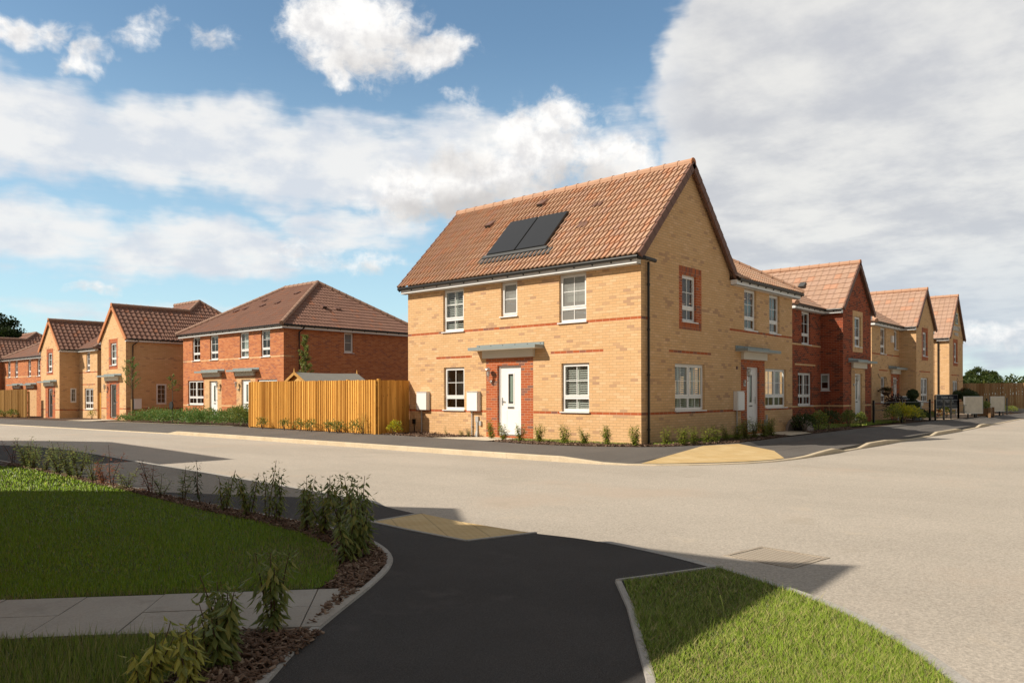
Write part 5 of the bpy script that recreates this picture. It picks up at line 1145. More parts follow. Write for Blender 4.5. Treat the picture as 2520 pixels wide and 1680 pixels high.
T_ = bush('box_hedge', 'dark clipped box hedge mound at the foot of the double ball topiary', 'hedge', (41.3, 9.95, .40), 1.15, .45, .34, 2400, .06, .035, 'leaf box', 423, shell=.8)
bush('shrub', 'grey green low bush beside the railing gate', 'shrub', (43.3, 10.0, .36), .4, .35, .28, 300, .08, .04, 'leaf laurel', 424)
bush('shrub', 'reddish low bush on the gravel bed', 'shrub', (45.5, 10.2, .36), .5, .4, .28, 380, .08, .04, 'leaf rust', 425, mat2='leaf laurel')
bush('shrub', 'bright green shrub behind the railing on the gravel bed', 'shrub', (47.6, 10.2, .42), .6, .4, .32, 420, .09, .045, 'leaf fresh', 426)
bush('shrub', 'dark shrub between the silver board and the wooden planter', 'shrub', (51.0, 9.6, .48), .5, .4, .42, 420, .08, .04, 'leaf laurel', 427)
bush('shrub', 'dark rounded shrub behind the wooden planter', 'shrub', (55.0, 9.9, .52), .8, .5, .42, 600, .09, .05, 'leaf dark', 428)
bush('shrub', 'dark shrub behind the last railing post', 'shrub', (59.0, 9.8, .50), .9, .6, .42, 700, .10, .05, 'leaf dark', 429)
bush('shrub', 'silvery low shrub at the end of the gardens by the road', 'shrub', (60.8, 9.2, .36), 1.1, .5, .26, 700, .10, .04, 'leaf laurel', 430)
# hanging baskets
def basket(label, x, y, z, wy, seed):
    T = thing('hanging_basket', label, 'hanging basket', (x, y, z), 'hanging baskets on the show houses'); kids = []
    b = MB(); n = 12; prev = None
    for j in range(5):
        rr = .22*math.sin((j+1)/5*1.57); zz = z-.17*math.cos((j+1)/5*1.57)
        ring = [(x+rr*math.cos(k*6.283/n), y+rr*math.sin(k*6.283/n), zz) for k in range(n)]
        if prev:
            for k in range(n): b.poly([prev[k], prev[(k+1) % n], ring[(k+1) % n], ring[k]], 'stem brown')
        prev = ring
    kids.append(b.build('basket', T))
    c = MB(); top = (x, y, z+.75)
    for a in (0, 2.1, 4.2): c.tube([(x+.2*math.cos(a), y+.2*math.sin(a), z), top], .005, 'black plastic', 4)
    kids.append(c.build('chain', T))
    a_ = MB(); a_.tube([(x, wy, z+.95), (x, wy-.1, z+.72), (x, y, z+.75)], .012, 'black plastic', 6); kids.append(a_.build('bracket', T))
    f = MB(); mound(f, (x, y, z+.05), .33, .33, .22, 420, .08, .045, 'flower red', random.Random(seed), mat2='leaf dark', shell=.5); kids.append(f.build('foliage', T))
    for k in kids: k.matrix_parent_inverse = Matrix.Translation(-T.location)
basket('dark planted hanging basket in front of the narrow window of the buff house', 42.1, 11.75, 1.55, 12.15, 3)
basket('small hanging basket at the corner of the farthest gabled house', 59.0, 11.55, 1.55, 12.0, 4)
# curved stone planter
T = thing('stone_planter', 'curved grey stone planter standing against the wall behind the bushes', 'planter', (27.4, 10.6, .14)); m = MB(); n = 12; pr = None
for k in range(n+1):
    a = math.pi*k/n; c_, s_ = math.cos(a), math.sin(a)
    ring = [(27.15, 10.55+.40*c_, .15+.52*s_), (27.15, 10.55+.30*c_, .15+.42*s_), (27.75, 10.55+.30*c_, .15+.42*s_), (27.75, 10.55+.40*c_, .15+.52*s_)]
    if pr:
        for q in range(4): m.poly([pr[q], pr[(q+1) % 4], ring[(q+1) % 4], ring[q]], 'stone grey')
    pr = ring
o = m.build('planter_shell', T); o.matrix_parent_inverse = Matrix.Translation(-T.location)
m = MB()
pts = [(27.72, 10.55+.30*math.cos(math.pi*k/n), .15+.42*math.sin(math.pi*k/n)) for k in range(n+1)]; m.poly(pts, 'dark object'); o = m.build('planter_back', T); o.matrix_parent_inverse = Matrix.Translation(-T.location)
# ------------------------------------------------------------------ fences
def board_fence(name, label, pts, ztop, zbot, mat, bw=.125, gap=0.0, rails=True, seed=1, thick=.018, gravel=None, group=None):
    T = thing(name, label, 'fence', (pts[0][0], pts[0][1], zbot[0]), group); r = random.Random(seed); m = MB(); idx = r.randint(0, 999); pm = MB(); rm = MB(); kids = []
    tot = 0
    for (a, b) in zip(pts, pts[1:]):
        A_, B_ = Vector((a[0], a[1], 0)), Vector((b[0], b[1], 0)); L = (B_-A_).length; d = (B_-A_)/L; nrm = Vector((d.y, -d.x, 0))
        if nrm.dot(A_) > 0: nrm = -nrm
        n = int(L/(bw+gap))
        ws = [r.uniform(.72, 1.25) for _ in range(n)]; sw = sum(ws); cum_ = [0.]
        for q in ws: cum_.append(cum_[-1]+q*L/sw)
        for i in range(n):
            s0 = cum_[i]; s1 = cum_[i+1]-gap; f = (s0+s1)/2/L; zt = ztop[0]+(ztop[-1]-ztop[0])*f+r.uniform(-.007, .007); zb = zbot[0]+(zbot[-1]-zbot[0])*f+.03
            p0, p1 = A_+d*s0, A_+d*s1; q0, q1 = nrm*.006, nrm*(.014+thick)
            idx += 1
            m.hexa([(p0.x, p0.y, zb), (p1.x, p1.y, zb), (p1.x+q1.x, p1.y+q1.y, zb), (p0.x+q0.x, p0.y+q0.y, zb), (p0.x, p0.y, zt), (p1.x, p1.y, zt), (p1.x+q1.x, p1.y+q1.y, zt), (p0.x+q0.x, p0.y+q0.y, zt)], mat, (idx+.5, .5))
        for zf in (.15, .5, .85):
            z_ = zbot[0]+(ztop[0]-zbot[0])*zf; a_, b_ = A_-nrm*.002, B_-nrm*.002; e = -nrm*.04
            rm.hexa([(a_.x+e.x, a_.y+e.y, z_), (b_.x+e.x, b_.y+e.y, z_+zbot[-1]-zbot[0]), (b_.x, b_.y, z_+zbot[-1]-zbot[0]), (a_.x, a_.y, z_), (a_.x+e.x, a_.y+e.y, z_+.08), (b_.x+e.x, b_.y+e.y, z_+.08+zbot[-1]-zbot[0]), (b_.x, b_.y, z_+.08+zbot[-1]-zbot[0]), (a_.x, a_.y, z_+.08)], mat, (5.5, .5))
        k = int(L/1.9)+1
        for i in range(k+1):
            p = A_+d*(L*i/k)-nrm*.09; zt = ztop[0]-.02; pm = MB(); pm.box((p.x-.045, p.y-.045, zbot[0]-.1), (p.x+.045, p.y+.045, zt), mat, (i+.5, .5)); kids.append(pm.build('post', T))
    kids += [m.build('boards', T), rm.build('rails', T)]
    if gravel:
        g_ = MB(); A_, B_ = pts[0], pts[-1]; g_.box((A_[0]-.04, A_[1], zbot[0]-.35), (B_[0]+.02, B_[1], zbot[0]+.02), 'edging concrete'); kids.append(g_.build('gravel_board', T))
    for k_ in kids: k_.matrix_parent_inverse = Matrix.Translation(-T.location)
    return T
board_fence('timber_fence', 'tall new timber board fence beside the corner house', [(16.78, 29.3), (15.97, 19.97)], (2.03, 1.97), (.16, .18), 'fence timber', .128, .005, seed=5, thick=.022)
board_fence('timber_fence', 'short timber fence return with sunlit gaps against the corner house wall', [(16.0, 19.96), (17.53, 20.17)], (1.97, 1.97), (.18, .18), 'fence timber', .105, .012, seed=9, thick=.012)
board_fence('timber_fence', 'weathered timber fence at the left edge of the picture', [(17.95, 82), (18.25, 61.5)], (1.78, 1.92), (-.25, -.08), 'left timber', .14, .008, seed=12)
board_fence('timber_fence', 'brown timber fence closing the end of the street on the right', [(64.0, 26.0), (64.0, 8.0)], (2.2, 2.2), (.38, .38), 'old timber', .15, .012, seed=15, thick=.03, gravel=True)
board_fence('timber_fence', 'narrow timber fence panel between the two yellow gabled houses', [(20.5, 54.7), (20.5, 50.8)], (1.65, 1.65), (-.1, -.1), 'fence timber', .15, seed=18)
# garden shed behind the fence
T = thing('garden_shed', 'timber garden shed with grey felt roof rising behind the fence', 'shed', (19, 27, .15)); m = MB(); x0, x1, yc, hw = 17.6, 20.5, 27.05, 1.05
m.box((x0, yc-hw, .1), (x1, yc+hw, 1.85), 'shed timber', (3.5, .5)); m.poly([(x0, yc-hw, 1.85), (x0, yc+hw, 1.85), (x0, yc, 2.34)], 'shed timber', (4.5, .5)); m.poly([(x1, yc-hw, 1.85), (x1, yc+hw, 1.85), (x1, yc, 2.34)], 'shed timber', (4.5, .5)); kids = [m.build('wall', T)]
m = MB(); n = 12
for s in (-1, 1):
    for i in range(n):
        xa, xb = x0-.1+(x1-x0+.2)*i/n, x0-.1+(x1-x0+.2)*(i+1)/n; da = -.025*math.sin(math.pi*i/n); db = -.025*math.sin(math.pi*(i+1)/n)
        m.poly([(xa, yc+s*(hw+.12), 1.80+da*.4), (xb, yc+s*(hw+.12), 1.80+db*.4), (xb, yc, 2.40+db), (xa, yc, 2.40+da)], 'felt grey')
kids.append(m.build('roof', T)); m = MB()
for s in (-1, 1): m.hexa([(x0-.13, yc+s*(hw+.14), 1.70), (x0-.105, yc+s*(hw+.14), 1.70), (x0-.105, yc, 2.29), (x0-.13, yc, 2.29), (x0-.13, yc+s*(hw+.14), 1.80), (x0-.105, yc+s*(hw+.14), 1.80), (x0-.105, yc, 2.42), (x0-.13, yc, 2.42)], 'shed timber', (7.5, .5))
kids.append(m.build('bargeboard', T))
for xx in (x0-.12, x1+.08): m = MB(); m.hexa([(xx-.012, yc-.06, 2.36), (xx+.012, yc-.06, 2.36), (xx+.012, yc+.06, 2.36), (xx-.012, yc+.06, 2.36), (xx-.01, yc-.008, 2.56), (xx+.01, yc-.008, 2.56), (xx+.01, yc+.008, 2.56), (xx-.01, yc+.008, 2.56)], 'shed timber', (8.5, .5)); kids.append(m.build('finial', T))
for k in kids: k.matrix_parent_inverse = Matrix.Translation(-T.location)
# ------------------------------------------------------------------ street things on the right
def kidfix(T, kids):
    for k in kids: k.matrix_parent_inverse = Matrix.Translation(-T.location)
def railing(label, posts, ht, rails=(.45, .75, 1.0), z=.13):
    T = thing('railing', label, 'railing', (posts[0][0], posts[0][1], z)); kids = []
    for (x, y) in posts: m = MB(); m.box((x-.04, y-.04, z-.05), (x+.04, y+.04, z+ht), 'black plastic'); kids.append(m.build('post', T))
    for h in rails:
        m = MB(); m.tube([(x, y, z+h) for x, y in posts], .014, 'black plastic', 6); kids.append(m.build('rail', T))
    kidfix(T, kids)
railing('black metal garden railing behind the yellow shrubs', [(35.6, 10.45), (38.9, 10.2), (42.1, 9.75)], 1.06, (.62, .95))
railing('black metal gate railing with closely set posts on the gravel bed', [(42.5, 9.6), (44.0, 9.55), (45.3, 9.5), (46.6, 9.42)], 1.05, (.36, .70, 1.0))
railing('black railing behind the silver board', [(46.6, 9.42), (49.6, 9.22)], 1.05, (.36, .70))
railing('black railing past the wooden planter', [(52.0, 9.05), (55.6, 9.0), (56.6, 8.98), (57.8, 8.95)], 1.05, (.40,))
def board(name, label, x, y, w_, z0, z1, texts, legs, face, frame='silver metal', rot=0):
    T = thing(name, label, 'sign', (x, y, .13)); kids = []; m = MB()
    m.box((x-w_/2, y, z0), (x+w_/2, y+.05, z1), face); kids.append(m.build('panel', T))
    m = MB(); t = .035
    for a in ((x-w_/2-t, x-w_/2, z0-t, z1+t), (x+w_/2, x+w_/2+t, z0-t, z1+t), (x-w_/2, x+w_/2, z1, z1+t), (x-w_/2, x+w_/2, z0-t, z0)): m.box((a[0], y-.012, a[2]), (a[1], y+.06, a[3]), frame)
    kids.append(m.build('frame', T))
    for lx in legs: m = MB(); m.box((x+lx-.03, y+.06, .1), (x+lx+.03, y+.11, z1), 'black plastic' if frame != 'silver metal' or face == 'sign cream' else frame); kids.append(m.build('leg', T))
    for s, size, dx, dz in texts: kids.append(textobj(s, size, 'lettering', T, 'lettering white', (x+dx, y-.014, dz), (1, 0, 0), (0, 0, 1), .001))
    kidfix(T, kids); T.rotation_euler.z = R(rot)
board('sign_board', 'dark blue information board in a silver frame by the front door', 42.55, 10.9, 1.25, .62, 1.32, [('DEVELOPMENT OPENING', .085, 0, 1.19), ('TIMES AND DETAILS', .07, 0, 1.05), ('8', .12, .33, .78)], (-.62, .62), 'navy sign', rot=-18)
board('sign_board', 'dark blue THANK YOU FOR VISITING board in a silver frame', 51.0, 10.9, 1.9, .60, 1.38, [('THANK YOU', .19, 0, 1.23), ('FOR VISITING', .19, 0, 1.00), ('8', .12, .1, .74)], (-.95, .95), 'navy sign', rot=-22)
board('display_board', 'cream printed display board on two black legs in front of the railing', 48.6, 9.08, 1.45, .40, 1.28, [], (-.35, .35), 'sign cream', 'silver metal', rot=-24)
board('display_board', 'smaller cream display board on two black legs past the planter', 54.3, 8.9, 1.25, .42, 1.26, [], (-.35, .35), 'sign cream', 'silver metal', rot=-24)
def pedestal(label, x, y):
    T = thing('pedestal', label, 'pedestal', (x, y, .13)); m = MB(); m.box((x-.20, y-.15, .12), (x+.20, y+.15, .86), 'canopy grey'); k1 = m.build('body', T)
    m = MB(); m.hexa([(x-.24, y-.22, .86), (x+.24, y-.22, .86), (x+.24, y+.18, .90), (x-.24, y+.18, .90), (x-.24, y-.22, 1.05), (x+.24, y-.22, 1.05), (x+.24, y+.18, 1.22), (x-.24, y+.18, 1.22)], 'silver metal'); k2 = m.build('sloping_top', T); kidfix(T, [k1, k2])
pedestal('grey pedestal with silver sloping top beside the double ball topiary', 42.9, 10.5); pedestal('black pedestal with silver top behind the wooden planter', 54.2, 10.0)
T = thing('planter_box', 'square brown timber planter box on the gravel', 'planter', (51.0, 9.05, .13)); m = MB(); x, y = 51.4, 9.05
for (a, b) in (((-.5, -.33), (.5, -.29)), ((-.5, .29), (.5, .33)), ((-.5, -.29), (-.46, .29)), ((.46, -.29), (.5, .29))): m.box((x+a[0], y+a[1], .20), (x+b[0], y+b[1], .62), 'planter timber', (2.5, .5))
kids = [m.build('box', T)]
for sx in (-.5, .5): m = MB(); m.box((x+sx-.06, y-.39, .1), (x+sx+.06, y-.27, .68), 'planter timber', (5.5, .5)); kids.append(m.build('corner_post', T))
m = MB(); m.box((x-.46, y-.29, .5), (x+.46, y+.29, .56), 'soil mulch'); kids.append(m.build('soil', T)); kidfix(T, kids)
bush('plant', 'leafy plants growing in the timber planter box', 'plant', (51.4, 9.05, .74), .6, .35, .26, 420, .10, .05, 'leaf laurel', 440)
# ------------------------------------------------------------------ trees
def tree(name, label, base, H, crown, clumps, n, leafL, mat, seed, trunk_r=.3, trunk_mat='bark', group=None, spreadz=1., mat2=None):
    """crown = (cx,cy,cz,rx,ry,rz)"""
    r = random.Random(seed); T = thing(name, label, 'tree', base, group); kids = []; B_ = Vector(base); tk = MB()
    cx, cy, cz, rx, ry, rz = crown; top = Vector((cx, cy, cz+rz*.3))
    tk.tube([B_, B_.lerp(top, .45)+rv(r)*trunk_r*.4, top], [trunk_r, trunk_r*.7, trunk_r*.18], trunk_mat, 8); kids.append(tk.build('trunk', T))
    fo = MB(); br = MB()
    for k in range(clumps):
        d = rv(r); d.z = d.z*spreadz
        c_ = Vector((cx+d.x*rx*r.uniform(.35, .9), cy+d.y*ry*r.uniform(.35, .9), cz+d.z*rz*r.uniform(.25, .88))); s = r.uniform(.22, .42)*(rx+rz)/2*(.8 if clumps > 20 else 1)
        st = B_.lerp(top, r.uniform(.35, .9)); br.tube([st, st.lerp(c_, .55)+rv(r)*s*.15, c_], [trunk_r*.28, trunk_r*.16, trunk_r*.05], trunk_mat, 5)
        mound(fo, c_, s, s, s*.8, n, leafL, leafL*.6, mat, r, shell=.35, mat2=mat2)
    kids += [br.build('branches', T), fo.build('crown', T)]; kidfix(T, kids); return T
tree('broadleaf_tree', 'large dark broadleaf tree rising behind the far left roofs', (33.0, 124, -.6), 12, (33.0, 124, 7.4, 5.0, 5.0, 5.6), 60, 330, .42, 'leaf tree dark', 1, .5)
tree('broadleaf_tree', 'smaller dark tree top right of the big tree on the left', (39.5, 119, -.6), 10, (39.5, 119, 6.8, 2.0, 2.0, 3.6), 16, 220, .34, 'leaf tree dark', 2, .3)
tree('broadleaf_tree', 'wide spreading green tree behind the fence on the right', (230, 41.5, 0), 9, (230, 41.5, 4.9, 5.2, 5.2, 4.0), 50, 260, .42, 'leaf tree', 3, .55, mat2='leaf tree dark', spreadz=.8)
# far hedge line
r = random.Random(8); fo = MB()
for i in range(50):
    y = 6+i*.85; mound(fo, (112+r.uniform(-2, 2), y, 1.9+r.uniform(-.2, .2)), 1.7, 1.7, 1.45+r.uniform(0, .5), 240, .38, .24, 'leaf tree', r, mat2='leaf tree dark')
o = fo.build('hedgerow'); tag(o, 'long green hedgerow behind the fence on the right', 'hedge')
def sapling(label, x, y, z, H, cr, zc, n, seed, mat='leaf laurel', stakes=True, tagm=False, group='newly planted street trees', nb=16):
    r = random.Random(seed); T = thing('young_tree', label, 'tree', (x, y, z), group); kids = []; m = MB(); m.tube([(x, y, z), (x+.02, y, z+H*.5), (x, y, z+H)], [.028, .02, .006], 'bark', 7); kids.append(m.build('trunk', T))
    b, f = MB(), MB()
    for k in range(nb):
        h = zc+(H-zc)*k/nb; w_ = cr*(1.0-.65*k/nb)*r.uniform(.5, 1.1); a = r.uniform(0, 6.28); p0 = Vector((x, y, z+h)); p1 = p0+Vector((math.cos(a)*w_, math.sin(a)*w_, w_*r.uniform(.5, 1.2)))
        b.tube([p0, p0.lerp(p1, .5)+Vector((0, 0, -.02)), p1], [.009, .006, .003], 'bark', 5)
        for q in range(n):
            p = p0.lerp(p1, r.uniform(.25, 1.05))+rv(r)*.05; d = (rv(r)+Vector((0, 0, -.2))).normalized(); leaf(f, p, d, d.cross(rv(r)).normalized(), .085*r.uniform(.7, 1.2), .042, mat, .2, r.randint(1, 90000)*1.37)
    kids += [b.build('branches', T), f.build('crown', T)]
    if stakes:
        for s in (-.12, .14): m = MB(); m.tube([(x+s*.3, y+s, z), (x+s*.3, y+s, z+H*.36)], .028, 'stake', 7); kids.append(m.build('stake', T))
        m = MB(); m.tube([(x-.04, y-.13, z+H*.34), (x+.04, y+.15, z+H*.34)], .022, 'black plastic', 6); kids.append(m.build('tree_tie', T))
    if tagm: m = MB(); m.tube([(x-.07, y, z+.88), (x-.02, y, z+.88)], [.19, .19], 'black plastic', 14); kids.append(m.build('watering_ring', T))
    kidfix(T, kids)
sapling('staked young tree in front of the side wall of the yellow gabled house', 17.9, 43.4, .06, 3.35, .75, 1.7, 40, 1, 'leaf cover')
sapling('thin young tree in front of the left wall of the red pair', 17.3, 37.3, .1, 2.35, .36, 1.55, 26, 2, stakes=False, tagm=True, nb=9)
sapling('narrow columnar young tree rising behind the timber fence', 18.9, 28.4, .15, 3.85, .50, .9, 80, 3, 'leaf laurel', stakes=False, nb=36)
sapling('sparse young tree behind the fence at the left edge', 18.9, 73, -.2, 4.1, .9, 1.6, 6, 4, 'leaf yellow', stakes=False, nb=18)
# ------------------------------------------------------------------ ground cover in front of the red pair
r = random.Random(21); fo = MB()
for i in range(230):
    y = r.uniform(29.8, 43.6); x = r.uniform(17.05, 18.9)+(.25 if y > 40 else 0); hh = r.uniform(.30, .50)*(1 if y < 42.5 else .6)
    mound(fo, (x, y, .10+hh*.75+gz(y)), .42, .42, hh, 75, .105, .05, 'leaf cover', r, mat2='leaf laurel', shell=.4)
o = fo.build('ground_cover'); tag(o, 'low dense green ground cover planting in front of the red pair', 'ground cover', kind='stuff')
bush('shrub', 'larger green shrub at the end of the fence beside the white door', 'shrub', (16.95, 29.9, .58), .62, .6, .52, 900, .09, .038, 'leaf laurel', 441, mat2='leaf fresh')
bush('shrub', 'tall leafy shrub standing out of the ground cover by the fence', 'shrub', (17.1, 31.2, .55), .6, .6, .48, 700, .09, .038, 'leaf laurel', 442, mat2='leaf cover')
for i, (x, y) in enumerate([(17.6, 79), (17.6, 74.5), (17.7, 70.5), (17.8, 66.5), (17.85, 63.4)]):
    bush('shrub', 'low shrub along the weathered left fence, %s from its far end' % ORD[i], 'shrub', (x, y, .12+gz(y)+.3), .45, .6, .32, 180, .16, .06, 'leaf laurel', 90+i, 'low shrubs at the foot of the left fence', shell=.3)
bush('shrub', 'thin shrub beside the white pipe at the door of the yellow gabled house', 'shrub', (18.5, 50.6, .28), .3, .35, .34, 120, .10, .04, 'leaf yellow', 96)
# ------------------------------------------------------------------ lawns, blades and bark
def inpoly(P, poly):
    x, y = P[:, 0], P[:, 1]; c = np.zeros(len(P), bool); n = len(poly); j = n-1
    for i in range(n):
        xi, yi = poly[i]; xj, yj = poly[j]
        cond = ((yi > y) != (yj > y)) & (x < (xj-xi)*(y-yi)/(yj-yi+1e-12)+xi); c ^= cond; j = i
    return c
def npmesh(name, V, F, uvr, mats, midx=None):
    me = bpy.data.meshes.new(name); k = F.shape[1]; me.vertices.add(len(V)); me.vertices.foreach_set('co', V.astype(np.float32).ravel()); me.loops.add(F.size); me.loops.foreach_set('vertex_index', F.astype(np.int32).ravel())
    me.polygons.add(len(F)); me.polygons.foreach_set('loop_start', np.arange(0, F.size, k, dtype=np.int32)); me.polygons.foreach_set('loop_total', np.full(len(F), k, np.int32))
    for m in mats: me.materials.append(MATS[m])
    if midx is not None: me.polygons.foreach_set('material_index', midx.astype(np.int32))
    l = me.uv_layers.new(name='UVMap'); uv = np.zeros((F.size, 2), np.float32); uv[:, 0] = np.repeat(uvr, k); uv[:, 1] = .5; l.data.foreach_set('uv', uv.ravel()); me.update(calc_edges=True)
    o = bpy.data.objects.new(name, me); C.objects.link(o); return o
def grass(name, label, poly, z, bands, mats, dry=0.15, seed=0, lean=.5, longf=.01, dryedge=None):
    g_ = np.random.default_rng(seed); Vs, Fs, Us, Ms = [], [], [], []; off = 0; pa = np.array(poly); lo, hi = pa.min(0), pa.max(0)
    for (d0, d1, dens, wd, ht) in bands:
        n = int(dens*(hi[0]-lo[0])*(hi[1]-lo[1])); P = g_.uniform(lo, hi, (n, 2)); D = P[:, 0]*.75+P[:, 1]*.6614; P = P[(D >= d0) & (D < d1)]; rr = P[:, 0]*.6614-P[:, 1]*.75; dd = P[:, 0]*.75+P[:, 1]*.6614; P = P[(np.abs(rr) < dd*.70+.3)]
        P = P[inpoly(P, poly)]; n = len(P)
        if not n: continue
        a = g_.uniform(0, 6.283, n); h = ht*g_.uniform(.5, 1.25, n); big = g_.random(n) < longf; h = np.where(big, h*2.2, h)
        pat = .5+.5*np.sin(P[:, 0]*2.3+1.3*np.sin(P[:, 1]*1.7))*np.sin(P[:, 1]*2.9+.8*np.sin(P[:, 0]*3.1)); h *= .75+.5*pat
        ln = g_.uniform(.15, 1.0, n)*lean*h; b = g_.uniform(0, 6.283, n); w2 = wd/2*g_.uniform(.7, 1.3, n)
        B0 = np.stack([P[:, 0]-np.cos(a)*w2, P[:, 1]-np.sin(a)*w2, np.full(n, z)], 1); B1 = np.stack([P[:, 0]+np.cos(a)*w2, P[:, 1]+np.sin(a)*w2, np.full(n, z)], 1)
        T_ = np.stack([P[:, 0]+np.cos(b)*ln, P[:, 1]+np.sin(b)*ln, z+h], 1)
        V = np.stack([B0, B1, T_], 1).reshape(-1, 3); F = np.arange(3*n).reshape(-1, 3)+off; off += 3*n
        pd = dry*(.4+1.2*(1-pat))
        if dryedge is not None: pd = pd+dryedge(P)
        Vs.append(V); Fs.append(F); Us.append(g_.integers(1, 99999, n)*1.37); Ms.append((g_.random(n) < pd).astype(int))
    o = npmesh(name, np.concatenate(Vs), np.concatenate(Fs), np.concatenate(Us), mats, np.concatenate(Ms)); tag(o, label, 'grass', kind='stuff'); return o
LWN = [(-7, 18.1), (4.95, 18.0)] + BED[1:] + [(3.30, 4.90), (3.02, 5.13), (2.34, 5.72), (1.67, 6.28), (-.2, 7.9), (-4, 11.15), (-7, 13.7)]
bands = [(0, 6.2, 9500, .0045, .034), (6.2, 8.5, 5200, .006, .034), (8.5, 12, 2400, .009, .034), (12, 20, 1000, .015, .036)]
def de(P):
    v = (P[:, 0]*.856+P[:, 1]) ; e = np.clip(1-(P[:, 0]*.65+P[:, 1]*.76-5.84)/.16, 0, 1)*.6
    return e+np.clip(1-np.hypot(P[:, 0]-4.0, P[:, 1]-5.8)/1.1, 0, 1)*.55
grass('grass', 'fine mown lawn of the large left verge', LWN, .068, bands, ['grass blade', 'grass dry'], .05, 1, dryedge=de)
grass('grass', 'shaded grass at the bottom left corner below the slab path', LOWL, .068, [(0, 8, 8500, .0045, .06)], ['grass rough', 'grass dry'], .10, 2, longf=.03)
grass('grass', 'rough longer grass of the right corner verge', RL, .068, [(0, 4.2, 19000, .0034, .036), (4.2, 5.4, 13000, .004, .036), (5.4, 9, 8500, .0055, .036)], ['grass rough', 'grass dry'], .16, 3, lean=1.3, longf=.012)
grass('grass', 'narrow strip of dry grass along the corner house', [(17.25, 11.2), (17.5, 11.2), (17.5, 15.1), (16.9, 15.05), (16.75, 13.6), (17.0, 12.2)], .165, [(0, 60, 1500, .014, .05)], ['grass rough', 'grass dry'], .5, 4)
grass('grass', 'strip of green grass along the shaded side wall', [(17.8, 10.45), (23.3, 10.4), (23.3, 10.9), (17.8, 10.9)], .165, [(0, 60, 1300, .014, .05)], ['grass rough', 'grass dry'], .1, 5)
grass('grass', 'small front lawn of the dark red house', [(28.3, 10.3), (40, 10.3), (40, 12.1), (28.3, 12.1)], .16, [(0, 80, 420, .03, .07)], ['grass rough', 'grass dry'], .12, 6)
def chips(name, label, poly, z, dens, size, seed, dmax=99):
    g_ = np.random.default_rng(seed); pa = np.array(poly); lo, hi = pa.min(0), pa.max(0); n = int(dens*(hi[0]-lo[0])*(hi[1]-lo[1])); P = g_.uniform(lo, hi, (n, 2)); P = P[inpoly(P, poly)]; n = len(P)
    a = g_.uniform(0, 6.283, n); L = size*g_.uniform(.5, 1.5, n); W = L*g_.uniform(.18, .5, n); t = g_.normal(0, .45, n); t2 = g_.normal(0, .35, n); zz = z+g_.uniform(.002, .028, n)
    d = np.stack([np.cos(a)*np.cos(t), np.sin(a)*np.cos(t), np.sin(t)], 1); s = np.stack([-np.sin(a)*np.cos(t2), np.cos(a)*np.cos(t2), np.sin(t2)], 1); c = np.stack([P[:, 0], P[:, 1], zz+np.array([gz(q) for q in P[:, 1]])], 1)
    dd, ss = d*L[:, None]/2, s*W[:, None]/2; th_ = np.cross(d, s)*(.004+.003*g_.random(n))[:, None]
    V = np.stack([c-dd-ss, c+dd-ss*.6, c+dd+ss*.7, c-dd+ss, c-dd-ss+th_, c+dd-ss*.6+th_, c+dd+ss*.7+th_, c-dd+ss+th_], 1).reshape(-1, 3)
    q = np.array([(4, 5, 6, 7), (0, 1, 5, 4), (1, 2, 6, 5), (2, 3, 7, 6), (3, 0, 4, 7)]); F = (q[None]+np.arange(n)[:, None, None]*8).reshape(-1, 4)
    o = npmesh(name, V, F, np.repeat(g_.integers(1, 99999, n)*1.37, 5), ['bark chip']); tag(o, label, 'bark', kind='stuff')
bedp = [(p.x-.01, p.y) for p in einn if 4.0 < p.y < 19]
L_in = [p for p in bedp]
chips('bark_chips', 'loose bark chips in the left planting bed', L_in + [(3.45, 4.72), (3.36, 4.87)] + BED[1:-1][::-1] + [(5.02, 18.2)], .064, 1500, .05, 1)
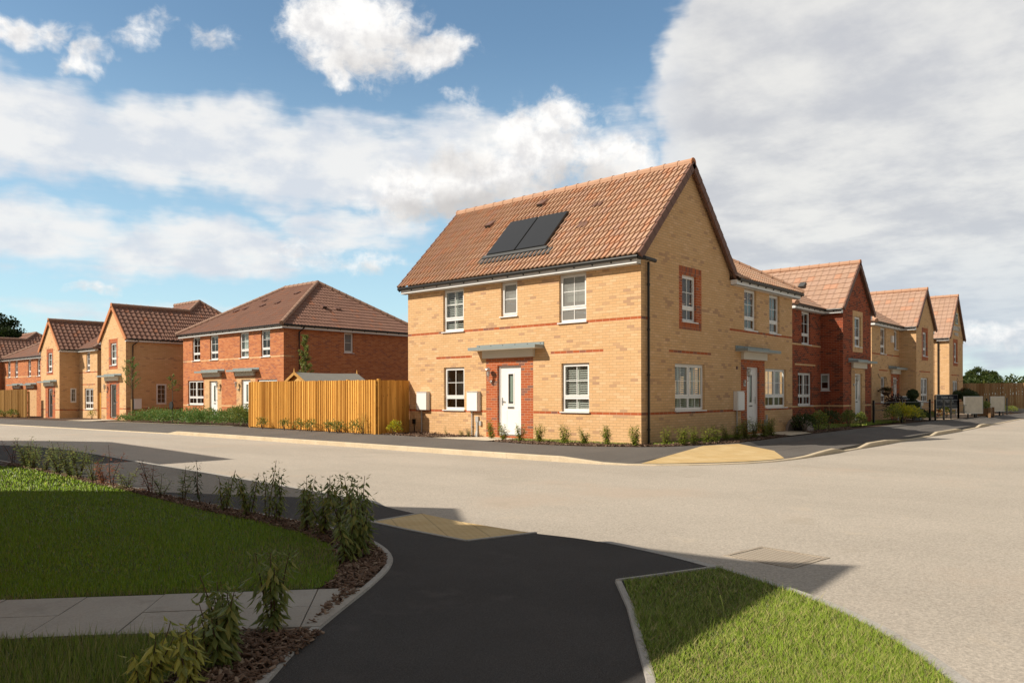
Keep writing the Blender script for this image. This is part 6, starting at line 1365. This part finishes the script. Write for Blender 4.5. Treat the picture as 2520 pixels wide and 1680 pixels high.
chips('bark_chips', 'loose bark chips in the front bed by the slab path', [(2.74, 3.95), (2.50, 4.22), (2.28, 4.40), (1.95, 4.05), (1.62, 3.7), (1.35, 3.25), (1.45, 2.95), (2.05, 3.50)], .064, 2600, .045, 2)
chips('bark_chips', 'bark chips in the bed along the front of the corner house', [(17.55, 10.2), (16.95, 10.65), (16.3, 11.8), (16.05, 13.5), (16.2, 15.1), (16.75, 15.0), (16.8, 13.6), (17.0, 12.2), (17.25, 11.2), (17.5, 10.95), (17.7, 10.5)], .15, 420, .075, 3)
chips('bark_chips', 'bark chips in the bed along the shaded side of the corner house', [(17.7, 10.5), (23.4, 10.4), (23.9, 10.35), (24.3, 9.7), (20, 9.42), (18.3, 9.8), (17.4, 10.2)], .15, 360, .075, 4)
chips('bark_chips', 'bark chips along the foot of the timber fence', [(16.12, 17.7), (16.05, 20.7), (16.15, 22.6), (16.55, 26), (16.95, 29.9), (16.8, 29.4), (15.96, 19.9), (17.5, 20.0), (17.5, 16.6), (16.2, 17.75)], .18, 300, .08, 5)
chips('bark_chips', 'bark chips under the bushes of the dark red house', [(26.3, 9.75), (30.5, 9.7), (32, 10.3), (28.2, 10.3), (27.6, 10.5)], .15, 260, .09, 6)
# a few stray stalks of tall grass on the right verge
m = MB(); r = random.Random(4)
for (x, y, h) in ((4.42, 2.22, .17), (4.44, 2.26, .19), (4.40, 2.30, .13), (4.50, 2.20, .16), (4.9, 2.3, .14), (4.95, 2.35, .10), (5.35, 2.6, .09)):
    a = r.uniform(0, 6.28); m.tube([(x, y, .07), (x+.02*math.cos(a), y+.02*math.sin(a), .07+h*.6), (x+.06*math.cos(a), y+.06*math.sin(a), .07+h)], [.0018, .0014, .0025], 'leaf yellow', 4)
tag(m.build('grass_stalks'), 'few tall seeding grass stalks on the right corner verge', 'grass', kind='stuff')

for i, (x, y, h) in enumerate([(9, -13, 8.5), (18, -16, 9.5), (28, -13, 8), (39, -16, 9), (52, -14, 8.5)]):
    tree('broadleaf_tree', 'broadleaf tree on the unseen side of the street, outside the picture, number %s' % ORD[i], (x, y, -.1), h, (x, y, h*.55, 3.6, 3.6, h*.42), 22, 130, .55, 'leaf tree', 50+i, .28)
